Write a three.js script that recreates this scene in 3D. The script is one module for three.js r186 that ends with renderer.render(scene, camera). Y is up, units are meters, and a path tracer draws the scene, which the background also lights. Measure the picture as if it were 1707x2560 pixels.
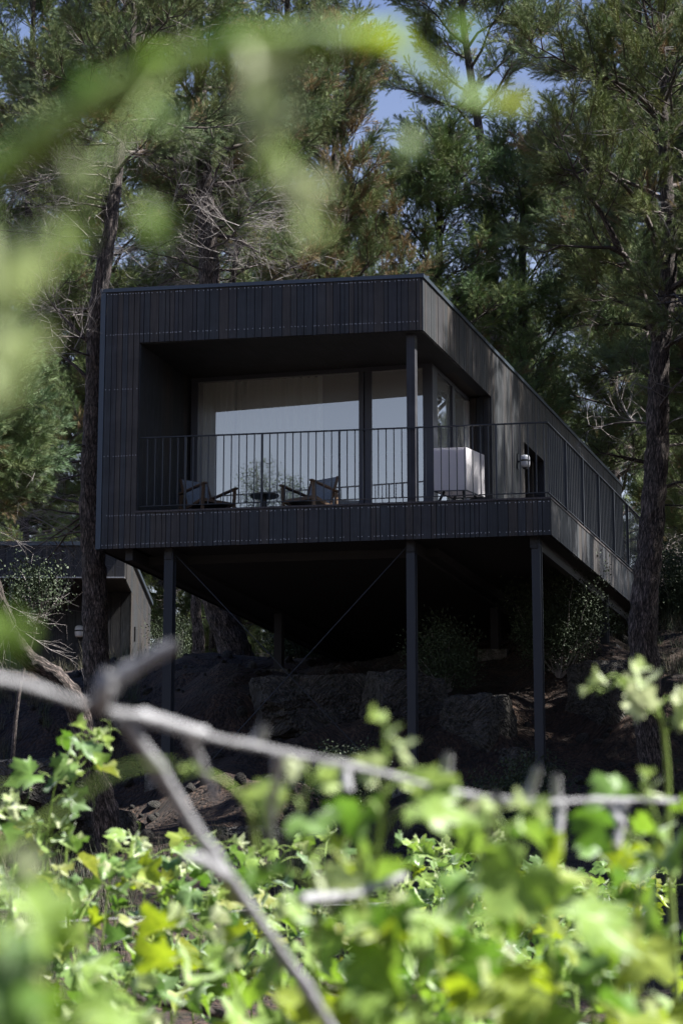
import * as THREE from 'three';
import { mergeGeometries } from 'three/addons/utils/BufferGeometryUtils.js';
import { ImprovedNoise } from 'three/addons/math/ImprovedNoise.js';

// ---------------------------------------------------------------- camera, sky, sun, exposure
const scene = new THREE.Scene();
const FOCAL = 6000, TILT = Math.atan(1340 / 6000), EYE = new THREE.Vector3(0, 1.6, 0);
const camera = new THREE.PerspectiveCamera(2 * Math.atan(1280 / FOCAL) * 180 / Math.PI, 1707 / 2560, 0.1, 3000);
camera.position.copy(EYE);
camera.rotation.x = TILT;
camera.focus = 32.4;
camera.userData.fStop = 4.8;
camera.updateMatrixWorld();

const SUN_AZ = 95, SUN_EL = 55, RAD = Math.PI / 180;
const sunDir = new THREE.Vector3(Math.sin(SUN_AZ * RAD) * Math.cos(SUN_EL * RAD), Math.sin(SUN_EL * RAD), -Math.cos(SUN_AZ * RAD) * Math.cos(SUN_EL * RAD));
const noise3 = new ImprovedNoise();
const fbm = (x, y, z, n = 4) => { let s = 0, a = 0.5; for (let i = 0; i < n; i++) { s += a * noise3.noise(x, y, z); x = x * 2.03 + 7.1; y = y * 2.03 + 3.7; z = z * 2.03 + 1.3; a *= 0.5; } return s; };
{
  const W = 1024, Hh = 512, data = new Float32Array(W * Hh * 4);
  for (let r = 0; r < Hh; r++) for (let c = 0; c < W; c++) {
    const el = ((r + 0.5) / Hh - 0.5) * Math.PI, az = ((c + 0.5) / W - 0.5) * 2 * Math.PI;
    const x = Math.cos(az) * Math.cos(el), y = Math.sin(el), z = Math.sin(az) * Math.cos(el);
    const e = Math.max(0, el / RAD), t = Math.exp(-e / 9);
    const glow = 0.07 * Math.pow(Math.max(0, x * sunDir.x + y * sunDir.y + z * sunDir.z), 12);
    const k = 1 / (0.12 + Math.max(0, y)), cl = THREE.MathUtils.smoothstep(fbm(x * k * 0.9 + 4, 2.5, z * k * 0.9, 5), 0.0, 0.45) * 0.18;
    const i = (r * W + c) * 4, sky = [0.022 + 0.86 * t, 0.054 + 0.87 * t, 0.158 + 0.7 * t];
    for (let q = 0; q < 3; q++) data[i + q] = (sky[q] + glow) * (1 - cl) + cl * [0.24, 0.25, 0.27][q];
    data[i + 3] = 1;
  }
  const sky = new THREE.DataTexture(data, W, Hh, THREE.RGBAFormat, THREE.FloatType);
  sky.mapping = THREE.EquirectangularReflectionMapping; sky.magFilter = THREE.LinearFilter; sky.needsUpdate = true;
  scene.background = sky; scene.environment = sky;
}
const sun = new THREE.DirectionalLight(new THREE.Color(1, 0.965, 0.915), 5);
sun.position.copy(sunDir).multiplyScalar(120).add(new THREE.Vector3(0, 8, -34));
sun.target.position.set(0, 8, -34);
sun.castShadow = true; sun.shadow.mapSize.set(4096, 4096); sun.shadow.radius = 1;
Object.assign(sun.shadow.camera, { left: -60, right: 60, top: 60, bottom: -60, near: 1, far: 300 });
scene.add(sun, sun.target);
const renderer = new THREE.WebGLRenderer({ antialias: true });
renderer.toneMapping = THREE.LinearToneMapping;
renderer.toneMappingExposure = 3.1;
renderer.shadowMap.enabled = true;

// ---------------------------------------------------------------- helpers
const V3 = (x, y, z) => new THREE.Vector3(x, y, z);
const rngOf = (seed) => { let s = (seed * 2654435761) >>> 0 || 1; return () => { s = (s + 0x6d2b79f5) >>> 0; let t = Math.imul(s ^ (s >>> 15), 1 | s); t = (t + Math.imul(t ^ (t >>> 7), 61 | t)) ^ t; return ((t ^ (t >>> 14)) >>> 0) / 4294967296; }; };
const lerp = THREE.MathUtils.lerp, clamp = THREE.MathUtils.clamp, smooth = THREE.MathUtils.smoothstep;
const upC = V3(0, Math.cos(TILT), Math.sin(TILT)), fwC = V3(0, Math.sin(TILT), -Math.cos(TILT));
const at = (px, py, depth) => EYE.clone().addScaledVector(fwC, depth).addScaledVector(upC, (1280 - py) / FOCAL * depth).add(V3((px - 853.5) / FOCAL * depth, 0, 0));
const used = {};
const numbered = (n) => { const k = used[n] = (used[n] ?? -1) + 1; return k ? n + '_' + String(k).padStart(3, '0') : n; };
function tag(o, label, category, group, kind) { if (label) o.userData.label = label; if (category) o.userData.category = category; if (group) o.userData.group = group; if (kind) o.userData.kind = kind; return o; }
function shadowed(m) { m.castShadow = m.receiveShadow = true; return m; }
function thing(name, label, category, group) { const g = new THREE.Group(); g.name = numbered(name); scene.add(g); return tag(g, label, category, group); }
function part(name, geo, mat, parent) { const m = shadowed(new THREE.Mesh(geo, mat)); m.name = name; parent.add(m); return m; }
function single(name, geo, mat, label, category, group) { const m = shadowed(new THREE.Mesh(geo, mat)); m.name = numbered(name); scene.add(m); return tag(m, label, category, group); }
function struct(name, geo, mat) { const m = shadowed(new THREE.Mesh(geo, mat)); m.name = name; m.userData.kind = 'structure'; scene.add(m); return m; }
function copies(name, geo, mat, mats4, colors, parent) {
  const m = shadowed(new THREE.InstancedMesh(geo, mat, mats4.length)); m.name = name; m.userData.kind = 'stuff';
  mats4.forEach((x, i) => { m.setMatrixAt(i, x); if (colors) m.setColorAt(i, colors[i]); });
  (parent ?? scene).add(m); return m;
}
// hexahedron from 8 corner points c[ix][iy][iz] -> 24 vertices, flat normals, uv in metres
function hexa(P) {
  const pos = [], uv = [], idx = [], nor = [];
  const quads = [[[0, 0, 1], [1, 0, 1], [1, 1, 1], [0, 1, 1]], [[1, 0, 0], [0, 0, 0], [0, 1, 0], [1, 1, 0]], [[1, 0, 1], [1, 0, 0], [1, 1, 0], [1, 1, 1]], [[0, 0, 0], [0, 0, 1], [0, 1, 1], [0, 1, 0]], [[0, 1, 1], [1, 1, 1], [1, 1, 0], [0, 1, 0]], [[0, 0, 0], [1, 0, 0], [1, 0, 1], [0, 0, 1]]];
  for (const q of quads) {
    const v = q.map(([x, y, z]) => P(x, y, z)), b = pos.length / 3;
    const n = v[1].clone().sub(v[0]).cross(v[3].clone().sub(v[0])).normalize();
    const w = v[1].distanceTo(v[0]), h = v[3].distanceTo(v[0]), o = v[0].x * 0.37 + v[0].z * 0.71 + v[0].y * 0.13;
    v.forEach((p) => { pos.push(p.x, p.y, p.z); nor.push(n.x, n.y, n.z); });
    uv.push(o, v[0].y, o + w, v[0].y, o + w, v[0].y + h, o, v[0].y + h);
    idx.push(b, b + 1, b + 2, b, b + 2, b + 3);
  }
  const g = new THREE.BufferGeometry();
  g.setAttribute('position', new THREE.Float32BufferAttribute(pos, 3)); g.setAttribute('normal', new THREE.Float32BufferAttribute(nor, 3)); g.setAttribute('uv', new THREE.Float32BufferAttribute(uv, 2)); g.setIndex(idx);
  return g;
}
const box = (x0, x1, y0, y1, z0, z1) => hexa((i, j, k) => V3(i ? x1 : x0, j ? y1 : y0, k ? z1 : z0));
// bar of square section between two points
function bar(a, b, w, h = w, upv = V3(0, 1, 0)) {
  const d = b.clone().sub(a).normalize(); if (Math.abs(d.dot(upv)) > 0.99) upv = V3(0, 0, 1);
  const s = d.clone().cross(upv).normalize().multiplyScalar(w / 2), u = s.clone().cross(d).normalize().multiplyScalar(h / 2);
  return hexa((i, j, k) => (k ? a : b).clone().addScaledVector(s, i ? 1 : -1).addScaledVector(u, j ? 1 : -1));
}
// tube through points with a radius per point
function tube(pts, radii, sides = 6, o = {}) {
  const pos = [], nor = [], uv = [], idx = []; let n0 = null, len = 0;
  for (let i = 0; i < pts.length; i++) {
    const t = pts[Math.min(i + 1, pts.length - 1)].clone().sub(pts[Math.max(i - 1, 0)]).normalize();
    if (!n0) { n0 = Math.abs(t.y) < 0.9 ? V3(0, 1, 0) : V3(1, 0, 0); }
    n0 = n0.clone().addScaledVector(t, -n0.dot(t)).normalize();
    const b = t.clone().cross(n0); if (i) len += pts[i].distanceTo(pts[i - 1]);
    for (let k = 0; k <= sides; k++) {
      const a = (k % sides) / sides * Math.PI * 2, d = n0.clone().multiplyScalar(Math.cos(a)).addScaledVector(b, Math.sin(a));
      let r = radii[i]; if (o.rough) { const q = pts[i].clone().addScaledVector(d, r); r *= 1 + o.rough * (fbm(q.x * o.freq, q.y * o.freq * 0.45, q.z * o.freq, 3) * 1.6); }
      pos.push(pts[i].x + d.x * r, pts[i].y + d.y * r, pts[i].z + d.z * r); nor.push(d.x, d.y, d.z); uv.push(k / sides * Math.max(0.05, radii[0] * 6.283), len);
    }
  }
  for (let i = 0; i < pts.length - 1; i++) for (let k = 0; k < sides; k++) { const a = i * (sides + 1) + k, c = a + sides + 1; idx.push(a, a + 1, c, a + 1, c + 1, c); }
  const g = new THREE.BufferGeometry();
  g.setAttribute('position', new THREE.Float32BufferAttribute(pos, 3)); g.setAttribute('normal', new THREE.Float32BufferAttribute(nor, 3)); g.setAttribute('uv', new THREE.Float32BufferAttribute(uv, 2)); g.setIndex(idx);
  if (o.rough) g.computeVertexNormals();
  return g;
}
const curve = (pts, n) => new THREE.CatmullRomCurve3(pts).getPoints(n);
const ramp = (n, a, b, p = 1) => Array.from({ length: n }, (_, i) => lerp(a, b, Math.pow(i / (n - 1), p)));
const pick = (r, a) => a[Math.floor(r() * a.length)];

// ---------------------------------------------------------------- textures and materials
function dataTex(w, h, fn, srgb) {
  const d = new Uint8Array(w * h * 4);
  for (let y = 0; y < h; y++) for (let x = 0; x < w; x++) { const c = fn(x / w, y / h), i = (y * w + x) * 4; for (let k = 0; k < 3; k++) d[i + k] = clamp(Math.round((Array.isArray(c) ? c[k] : c) * 255), 0, 255); d[i + 3] = 255; }
  const t = new THREE.DataTexture(d, w, h); t.wrapS = t.wrapT = THREE.RepeatWrapping; t.magFilter = THREE.LinearFilter; t.needsUpdate = true; if (srgb) t.colorSpace = THREE.SRGBColorSpace; return t;
}
// noise that repeats on the unit square
const tile = (u, v, fu, fv, n = 4) => { const a = u * 6.2832, b = v * 6.2832; return fbm(Math.cos(a) * fu + 3, Math.sin(a) * fu + Math.cos(b) * fv, Math.sin(b) * fv + 9, n); };
const scaled = (t, x, y) => { const c = t.clone(); c.repeat.set(x, y); c.needsUpdate = true; return c; };
const woodTex = dataTex(256, 512, (u, v) => { const g = tile(u, v, 9, 0.25, 4), f = tile(u, v, 26, 0.5, 3), b = tile(u, v, 0.7, 0.7, 3); return 0.78 + g * 0.3 + f * 0.28 + b * 0.28; }, true);
const woodBump = dataTex(256, 512, (u, v) => 0.5 + tile(u, v, 22, 0.5, 3) * 0.8);
const barkTex = dataTex(256, 512, (u, v) => {
  const p = tile(u, v, 3.2, 1.5, 5), q = tile(u + 0.37, v, 7, 4, 4), crack = smooth(Math.abs(tile(u, v, 4.5, 1.7, 4)), 0.0, 0.1), li = smooth(tile(u + 0.5, v + 0.2, 2.2, 2.5, 4), 0.14, 0.3);
  const k = (0.56 + p * 0.75 + q * 0.85) * (0.3 + 0.7 * crack); return [lerp(k * 0.86, 0.72, li * 0.5), lerp(k * 0.81, 0.72, li * 0.5), lerp(k * 0.79, 0.7, li * 0.5)];
}, true);
const barkBump = dataTex(256, 512, (u, v) => smooth(Math.abs(tile(u, v, 4.5, 1.7, 4)), 0.0, 0.16) * 0.7 + tile(u, v, 9, 6, 3) * 0.5 + 0.15);
const soilTex = dataTex(512, 512, (u, v) => {
  const a = tile(u, v, 1.4, 1.4, 5), b = tile(u, v, 9, 9, 4), c = smooth(tile(u + 0.3, v, 16, 16, 3), 0.18, 0.34); const k = 0.52 + a * 0.35 + b * 0.5;
  return [k * 1.06 + c * 0.22, k * 0.9 + c * 0.2, k * 0.76 + c * 0.18];
}, true);
const soilBump = dataTex(512, 512, (u, v) => 0.5 + tile(u, v, 8, 8, 5) * 0.9);
const rockTex = dataTex(512, 512, (u, v) => { const a = tile(u, v, 1.8, 1.8, 5), b = tile(u, v, 12, 12, 4), l = smooth(tile(u + 0.2, v + 0.6, 4, 4, 4), 0.12, 0.24), w = smooth(tile(u + 0.7, v + 0.1, 15, 15, 3), 0.2, 0.32); const k = 0.6 + a * 0.4 + b * 0.4; return [k - l * 0.22 + w * 0.25, k * 0.96 - l * 0.18 + w * 0.25, k * 0.9 - l * 0.22 + w * 0.24]; }, true);
const rockBump = dataTex(256, 256, (u, v) => 0.5 + tile(u, v, 5, 5, 5) * 1.1);
const fineTex = dataTex(128, 128, (u, v) => 0.86 + tile(u, v, 10, 10, 4) * 0.35, true);

const leafTex = dataTex(128, 128, (u, v) => {
  const x = u - 0.5, y = v - 0.5, rr = Math.hypot(x, y), th = Math.atan2(x, y); let k = 0;
  for (const c of [0, 0.95, -0.95, 1.95, -1.95]) { const d = th - c, along = rr * Math.cos(d), off = Math.abs(rr * Math.sin(d)); if (Math.cos(d) > 0.4) { k = Math.max(k, 1 - smooth(off, 0.004, 0.014)); const side = Math.abs((((along * 1.0 - off * 0.9) * 13) % 1 + 1) % 1 - 0.5); if (Math.abs(d) < 0.5) k = Math.max(k, (1 - smooth(side, 0.04, 0.12)) * 0.4); } }
  const m = tile(u, v, 2.2, 2.2, 4); return [0.86 + m * 0.3 + k * 0.12, 0.88 + m * 0.22 + k * 0.1, 0.82 + m * 0.3 + k * 0.2];
}, true);
const mat = (c, rough, o = {}) => new THREE.MeshPhysicalMaterial({ color: new THREE.Color().setRGB(...c), roughness: rough, side: THREE.DoubleSide, ...o });
const M = {};
const plankTones = [[0.051, 0.055, 0.062], [0.057, 0.053, 0.055], [0.067, 0.057, 0.052], [0.045, 0.051, 0.059], [0.059, 0.057, 0.057], [0.048, 0.047, 0.053], [0.074, 0.062, 0.054], [0.041, 0.046, 0.052]];
M.plank = plankTones.map((c) => mat(c, 0.62, { map: woodTex, bumpMap: woodBump, bumpScale: 0.002 }));
M.dark = mat([0.035, 0.036, 0.04], 0.75);
M.steel = mat([0.022, 0.026, 0.034], 0.45, { metalness: 0.2 });
M.cap = mat([0.06, 0.076, 0.096], 0.42, { metalness: 0.35 });
M.rail = mat([0.03, 0.034, 0.042], 0.42, { metalness: 0.3 });
M.trim = mat([0.1, 0.083, 0.08], 0.6, { map: woodTex });
M.soffit = mat([0.04, 0.04, 0.042], 0.7, { map: woodTex });
M.post = mat([0.055, 0.056, 0.07], 0.6, { map: woodTex, bumpMap: woodBump, bumpScale: 0.003 });
M.frame = mat([0.05, 0.054, 0.07], 0.5);
M.glass = mat([0.94, 0.97, 0.96], 0, { transmission: 1, thickness: 0, ior: 2.0, metalness: 0.5 });
M.curtain = mat([0.78, 0.77, 0.69], 0.95, { transmission: 0.12, thickness: 0 });
M.sheer = mat([0.7, 0.76, 0.72], 0.95, { transmission: 0.3, thickness: 0 });
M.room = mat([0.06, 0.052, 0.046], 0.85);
M.teak = mat([0.2, 0.125, 0.075], 0.5, { map: woodTex });
M.sling = mat([0.3, 0.34, 0.375], 0.9, { map: fineTex });
M.seatDark = mat([0.03, 0.032, 0.036], 0.85);
M.tableTop = mat([0.035, 0.045, 0.055], 0.3);
M.shade = mat([0.86, 0.84, 0.86], 0.95, { transmission: 0.42, thickness: 0 });
M.opal = mat([0.82, 0.83, 0.86], 0.25, { clearcoat: 0.4, clearcoatRoughness: 0.1 });
M.black = mat([0.015, 0.015, 0.017], 0.4);
M.screw = mat([0.42, 0.42, 0.44], 0.35, { metalness: 0.6 });
M.concrete = mat([0.33, 0.33, 0.34], 0.9, { map: scaled(rockTex, 1, 1) });
M.bark = mat([0.5, 0.45, 0.43], 0.9, { map: scaled(barkTex, 1.6, 0.9), bumpMap: scaled(barkBump, 1.6, 0.9), bumpScale: 0.03 });
M.barkPale = mat([0.75, 0.7, 0.67], 0.9, { map: scaled(barkTex, 1.6, 0.9), bumpMap: scaled(barkBump, 1.6, 0.9), bumpScale: 0.03 });
M.limb = mat([0.38, 0.345, 0.33], 0.9, { map: scaled(barkTex, 3, 2) });
M.needle = mat([1, 1, 1], 0.6, { vertexColors: true, specularIntensity: 0.4 });
M.twig = mat([0.27, 0.245, 0.235], 0.9);
M.soil = mat([0.1, 0.078, 0.066], 0.95, { map: scaled(soilTex, 0.42, 0.42), bumpMap: scaled(soilBump, 0.42, 0.42), bumpScale: 0.06 });
M.rock = mat([0.15, 0.147, 0.147], 0.92, { map: scaled(rockTex, 0.8, 0.8), bumpMap: scaled(rockBump, 0.8, 0.8), bumpScale: 0.06 });
M.cane = mat([0.56, 0.56, 0.575], 0.85, { map: scaled(fineTex, 20, 8), bumpMap: scaled(barkBump, 6, 4), bumpScale: 0.004 });
M.oldVine = mat([0.16, 0.135, 0.12], 0.9, { map: scaled(barkTex, 4, 3) });
const leafMat = (c, tr, coat) => mat(c, 1, { transmission: tr, thickness: 0, clearcoat: coat, clearcoatRoughness: 0.3, map: leafTex });
M.leaf = [leafMat([0.15, 0.3, 0.03], 0.44, 0.22), leafMat([0.25, 0.41, 0.035], 0.5, 0.18), leafMat([0.09, 0.185, 0.032], 0.38, 0.55), leafMat([0.36, 0.46, 0.02], 0.56, 0.12), leafMat([0.28, 0.43, 0.06], 0.46, 0.22), leafMat([0.12, 0.23, 0.05], 0.4, 0.4), leafMat([0.19, 0.33, 0.06], 0.42, 0.5), leafMat([0.3, 0.33, 0.05], 0.48, 0.15)];
M.leafYoung = [leafMat([0.48, 0.56, 0.25], 0.42, 0.25), leafMat([0.55, 0.59, 0.35], 0.4, 0.2), leafMat([0.4, 0.52, 0.14], 0.45, 0.3)];
M.shoot = mat([0.25, 0.36, 0.08], 0.6, {});
M.galv = mat([0.5, 0.5, 0.5], 0.45, { metalness: 0.68 });
M.tagWhite = mat([0.8, 0.8, 0.8], 0.6);

// ---------------------------------------------------------------- terrain
const PROFILE = [[-600, 120], [-320, 62], [-150, 22], [-70, 3], [-10, 0.3], [0, 0.65], [4, 0.8], [10, 1.15], [16, 1.7], [20, 2.3], [24, 3.0], [27, 3.7], [29.5, 4.25], [31.5, 4.8], [33.2, 5.9], [36, 7.3], [40, 7.95], [48, 8.4], [60, 9.3], [90, 12], [140, 15], [260, 20], [700, 22]];
function profile(d) { for (let i = 1; i < PROFILE.length; i++) if (d <= PROFILE[i][0]) { const [a, p] = PROFILE[i - 1], [b, q] = PROFILE[i]; return lerp(p, q, clamp((d - a) / (b - a), 0, 1)); } return 22; }
function groundY(x, z) {
  const d = -z, bank = smooth(d, 24, 30) * (1 - smooth(d, 38, 44));
  let y = (profile(d - 0.8) + profile(d) * 2 + profile(d + 0.8)) / 4;
  y += bank * (smooth(x, -1.5, 3) * 0.35 - smooth(-x, 1.5, 3.2) * 0.35);
  y += bank * fbm(x * 0.55, 3.3, z * 0.55, 4) * 0.9 + fbm(x * 0.12, 1.1, z * 0.12, 3) * 0.5 * smooth(d, 36, 60) + fbm(x * 1.3, 5, z * 1.3, 3) * 0.1;
  return y;
}
{
  const xs = [], zs = []; const stretch = (a, lo, hi, fine, out) => { let v = lo; while (v < hi) { a.push(v); const far = Math.max(0, Math.abs(v - out[0]) - out[1]); v += fine + far * 0.12; } a.push(hi); };
  stretch(xs, -600, 600, 0.28, [0, 9]); stretch(zs, -700, 600, 0.28, [-24, 26]);
  const pos = [], uv = [], idx = [];
  for (const z of zs) for (const x of xs) { pos.push(x, groundY(x, z), z); uv.push(x, z); }
  for (let j = 0; j < zs.length - 1; j++) for (let i = 0; i < xs.length - 1; i++) { const a = j * xs.length + i, b = a + xs.length; idx.push(a, b, a + 1, a + 1, b, b + 1); }
  const g = new THREE.BufferGeometry(); g.setAttribute('position', new THREE.Float32BufferAttribute(pos, 3)); g.setAttribute('uv', new THREE.Float32BufferAttribute(uv, 2)); g.setIndex(idx); g.computeVertexNormals();
  struct('ground', g, M.soil);
}

// ---------------------------------------------------------------- main cabin (a along the front, b into depth, both horizontal; not quite square in plan)
const azv = (d) => V3(Math.sin(d * RAD), 0, -Math.cos(d * RAD));
const UA = azv(98.8), VB = azv(18.3), D0 = V3(2.7888, 0, -31.187);
const HP = (a, y, b) => V3(D0.x + a * UA.x + b * VB.x, y, D0.z + a * UA.z + b * VB.z);
const hb = (a0, a1, y0, y1, b0, b1) => hexa((i, j, k) => HP(i ? a1 : a0, j ? y1 : y0, k ? b0 : b1));
const CL = -6.2, CR = -1.715, INL = -5.65, ROOF = 11.965, SOF = 11.165, DK = 8.765, BOT = 8.25, BG = 1.75, AG = -2.03, BEND = 13.2, BCROSS = 7.8;
const cabin = thing('cabin', 'black timber clad cabin on tall thin stilts with a glazed corner balcony', 'cabin');
const rc = rngOf(77);
const screwSpots = [];
function boards(lo, hi, along, y0, y1, parent, mats, rows, wmin = 0.06, wspan = 0.09, fixed) {
  let s = lo, i = 0;
  while (s < hi - 0.03) {
    let w = fixed ? fixed : wmin + (rc() < 0.35 ? 0 : rc() * wspan); if (hi - s - w < 0.05) w = hi - s;
    const e = Math.min(hi, s + w), proud = rc() * 0.004;
    const g = along === 'front' ? hb(s + 0.004, e - 0.004, y0, y1, -0.024 - proud, -0.002) : along === 'back' ? hb(s + 0.004, e - 0.004, y0, y1, BCROSS - 0.024, BCROSS - 0.002) : hb(parent.userData.face + 0.002, parent.userData.face + 0.022 + proud, y0, y1, s + 0.004, e - 0.004);
    part('plank', g, mats[Math.floor(rc() * mats.length)], parent);
    if (rows) for (const y of rows) for (const q of e - s > 0.1 ? [s + 0.025, e - 0.025] : [s + 0.02, e - 0.02]) if (rc() < 0.9) screwSpots.push([q, y + (rc() - 0.5) * 0.008, -0.03 - proud]);
    s = e; i++;
  }
}
// roof band
{
  const band = part('roof_band', mergeGeometries([hb(CL + 0.01, CR, SOF + 0.02, ROOF - 0.06, 0, BEND)]), M.dark, cabin);
  boards(INL, CR - 0.0, 'front', SOF, ROOF - 0.055, band, M.plank, [11.29, 11.88]);
  band.userData.face = CR;
  boards(-0.02, 3.6, 'side', SOF, ROOF - 0.055, band, M.plank, null, 0.1, 0.05);
  part('soffit', hb(CL + 0.3, CR + 0.005, SOF - 0.012, SOF + 0.018, 0.002, BG + 0.4), M.soffit, cabin);
  const cap = part('roof_cap', mergeGeometries([hb(CL - 0.02, CR + 0.045, ROOF - 0.053, ROOF, -0.045, 0.15), hb(CR - 0.1, CR + 0.045, ROOF - 0.05, ROOF + 0.003, 0.151, BEND), hb(CL - 0.02, CL + 0.1, ROOF - 0.05, ROOF + 0.003, 0.151, BEND)]), M.cap, cabin);
  part('roof_sheet', hb(CL + 0.102, CR - 0.102, ROOF - 0.058, ROOF - 0.03, 0.152, BEND), M.cap, cabin);
}
// left wall and its front pillar
{
  const w = part('left_wall', hb(CL + 0.01, INL - 0.03, BOT + 0.02, SOF + 0.018, 0, BEND), M.dark, cabin);
  boards(CL + 0.065, INL, 'front', BOT, ROOF - 0.055, w, M.plank, [8.3, 8.71, 9.55, 10.5, 11.29, 11.88], 0.075, 0.06);
  part('corner_trim', hb(CL - 0.012, CL + 0.06, BOT, ROOF - 0.055, -0.03, 0.12), M.cap, cabin);
  const lin = part('reveal', hb(INL - 0.028, INL - 0.012, DK - 0.05, SOF - 0.014, 0, BG + 0.3), M.dark, cabin);
  for (let s = 0; s < BG; s += 0.135) part('plank', hb(INL - 0.01, INL + 0.008, DK - 0.05, SOF - 0.015, s + 0.003, s + 0.131), pick(rc, M.plank), lin);
  part('left_cladding', hb(CL - 0.008, CL + 0.009, BOT, ROOF - 0.055, 0.122, BEND), M.plank[1], cabin);
}
// right wall with the doorway
{
  const w = part('right_wall', mergeGeometries([hb(CR - 0.15, CR, DK - 0.05, SOF + 0.018, 3.6, 5.62), hb(CR - 0.15, CR, DK - 0.05, SOF + 0.018, 7.0, BEND), hb(CR - 0.15, CR, 10.95, SOF + 0.018, 5.621, 6.999)]), M.dark, cabin);
  w.userData.face = CR;
  boards(3.6, 5.62, 'side', DK - 0.05, ROOF - 0.055, w, M.plank, null, 0.1, 0.05);
  boards(5.62, 7.0, 'side', 10.95, ROOF - 0.055, w, M.plank, null, 0.1, 0.05);
  boards(7.0, BEND, 'side', DK - 0.05, ROOF - 0.055, w, M.plank, null, 0.13, 0.05);
  part('return_wall', hb(AG - 0.02, CR - 0.001, DK - 0.05, SOF - 0.014, 3.6, 3.75), M.dark, cabin);
  const rw = part('return_cladding', hb(AG + 0.02, CR - 0.002, DK - 0.05, SOF - 0.015, 3.594, 3.598), M.dark, cabin);
  for (let s = AG + 0.02; s < CR - 0.05; s += 0.1) part('plank', hb(s + 0.003, Math.min(CR - 0.004, s + 0.097), DK - 0.05, SOF - 0.016, 3.574, 3.592), pick(rc, M.plank), rw);
  const dr = part('door', hb(CR - 0.62, CR - 0.58, DK - 0.05, 10.949, 5.622, 6.998), M.dark, cabin);
  part('handle', bar(HP(CR - 0.56, 9.75, 5.8), HP(CR - 0.56, 9.95, 5.8), 0.025), M.galv, dr);
  part('door_jamb', mergeGeometries([hb(CR - 0.6, CR - 0.151, DK - 0.05, 10.949, 5.58, 5.621), hb(CR - 0.6, CR - 0.151, DK - 0.05, 10.949, 6.999, 7.04)]), M.plank[0], cabin);
  part('rear_wall', hb(CL + 0.02, CR - 0.16, BOT, SOF, BEND - 0.15, BEND - 0.02), M.dark, cabin);
}
// floor, deck edge
{
  const fl = part('floor', mergeGeometries([hb(CL + 0.35, -0.06, BOT + 0.02, DK - 0.055, 0.001, BCROSS + 1.2), hb(CL + 0.35, CR, BOT - 0.1, BOT + 0.02, 0.7, BEND)]), M.dark, cabin);
  boards(INL, 0, 'front', BOT, DK - 0.028, fl, M.plank, [8.305, 8.705]);
  fl.userData.face = -0.022;
  boards(-0.02, BCROSS - 0.03, 'side', BOT, DK - 0.028, fl, M.plank, null, 0.12, 0.05);
  part('deck_trim', mergeGeometries([hb(INL - 0.005, 0.012, DK - 0.026, DK, -0.04, 0.1), hb(-0.1, 0.012, DK - 0.026, DK - 0.001, 0.101, BCROSS - 0.03)]), M.trim, cabin);
  const cross = part('cross_deck', hb(-0.06, 1.28, BOT + 0.02, DK - 0.055, BCROSS, BCROSS + 1.3), M.dark, cabin);
  boards(-2.2, 1.28, 'back', BOT - 0.02, DK - 0.03, cross, M.plank, null, 0.13, 0.05);
  cross.userData.face = 1.26;
  boards(BCROSS - 0.02, BCROSS + 1.3, 'side', BOT - 0.02, DK - 0.03, cross, M.plank, null, 0.13, 0.05);
  for (let s = 0.11; s < 3.5; s += 0.146) part('deck_board', hb(INL + 0.012, -0.11, DK - 0.053, DK - 0.03, s, s + 0.138), pick(rc, M.plank), cabin);
}
// joists and beams under the floor
for (const a of [CL + 0.4, -5.25, -1.93, -0.27]) part('beam', hb(a - 0.05, a + 0.05, BOT - 0.14, BOT + 0.018, 0.12, a < -2 ? BEND - 1 : BCROSS), M.dark, cabin);
// stilts, their feet found on the ground
function stilt(a, b, top, w = 0.12) {
  const p = HP(a, 0, b), y = groundY(p.x, p.z) - 0.25;
  part('stilt', mergeGeometries([hb(a - w / 2, a + w / 2, y, top, b - w / 2, b - w / 2 + 0.014), hb(a - w / 2, a + w / 2, y, top, b + w / 2 - 0.014, b + w / 2), hb(a - 0.006, a + 0.006, y, top, b - w / 2 + 0.015, b + w / 2 - 0.015)]), M.steel, cabin);
  part('base_plate', hb(a - 0.14, a + 0.14, y + 0.26, y + 0.28, b - 0.14, b + 0.14), M.steel, cabin); part('footing', hb(a - 0.22, a + 0.22, y - 0.3, y + 0.26, b - 0.22, b + 0.22), M.concrete, cabin);
  return y;
}
stilt(-5.25, 0.2, BOT - 0.001, 0.125); stilt(-1.93, 0.2, BOT - 0.001, 0.115); stilt(-0.25, 0.2, BOT - 0.001, 0.115);
stilt(-5.25, 4.6, BOT - 0.001); stilt(-1.93, 4.6, BOT - 0.001); stilt(-0.25, 4.4, BOT - 0.001); stilt(-0.25, 7.3, BOT - 0.001, 0.2);
for (const [a0, y0, a1, y1] of [[-5.2, 8.2, -1.98, 4.75], [-1.98, 8.2, -5.2, 4.75]]) part('brace_cable', tube([HP(a0, y0, 0.2 + (a0 < a1 ? 0.02 : -0.02)), HP(a1, y1, 0.2 + (a0 < a1 ? 0.02 : -0.02))], [0.008, 0.008], 6), M.steel, cabin);
part('strut', bar(HP(-5.29, 5.0, 0.2), HP(-5.75, 4.55, 0.25), 0.09), M.steel, cabin);
// corner post of the balcony
{
  const p = part('corner_post', hb(-1.96, -1.845, DK - 0.0, SOF - 0.013, 0.11, 0.225), M.post, cabin);
  part('post_foot', hb(-1.93, -1.875, DK - 0.05, DK, 0.14, 0.195), M.black, p);
}
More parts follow.
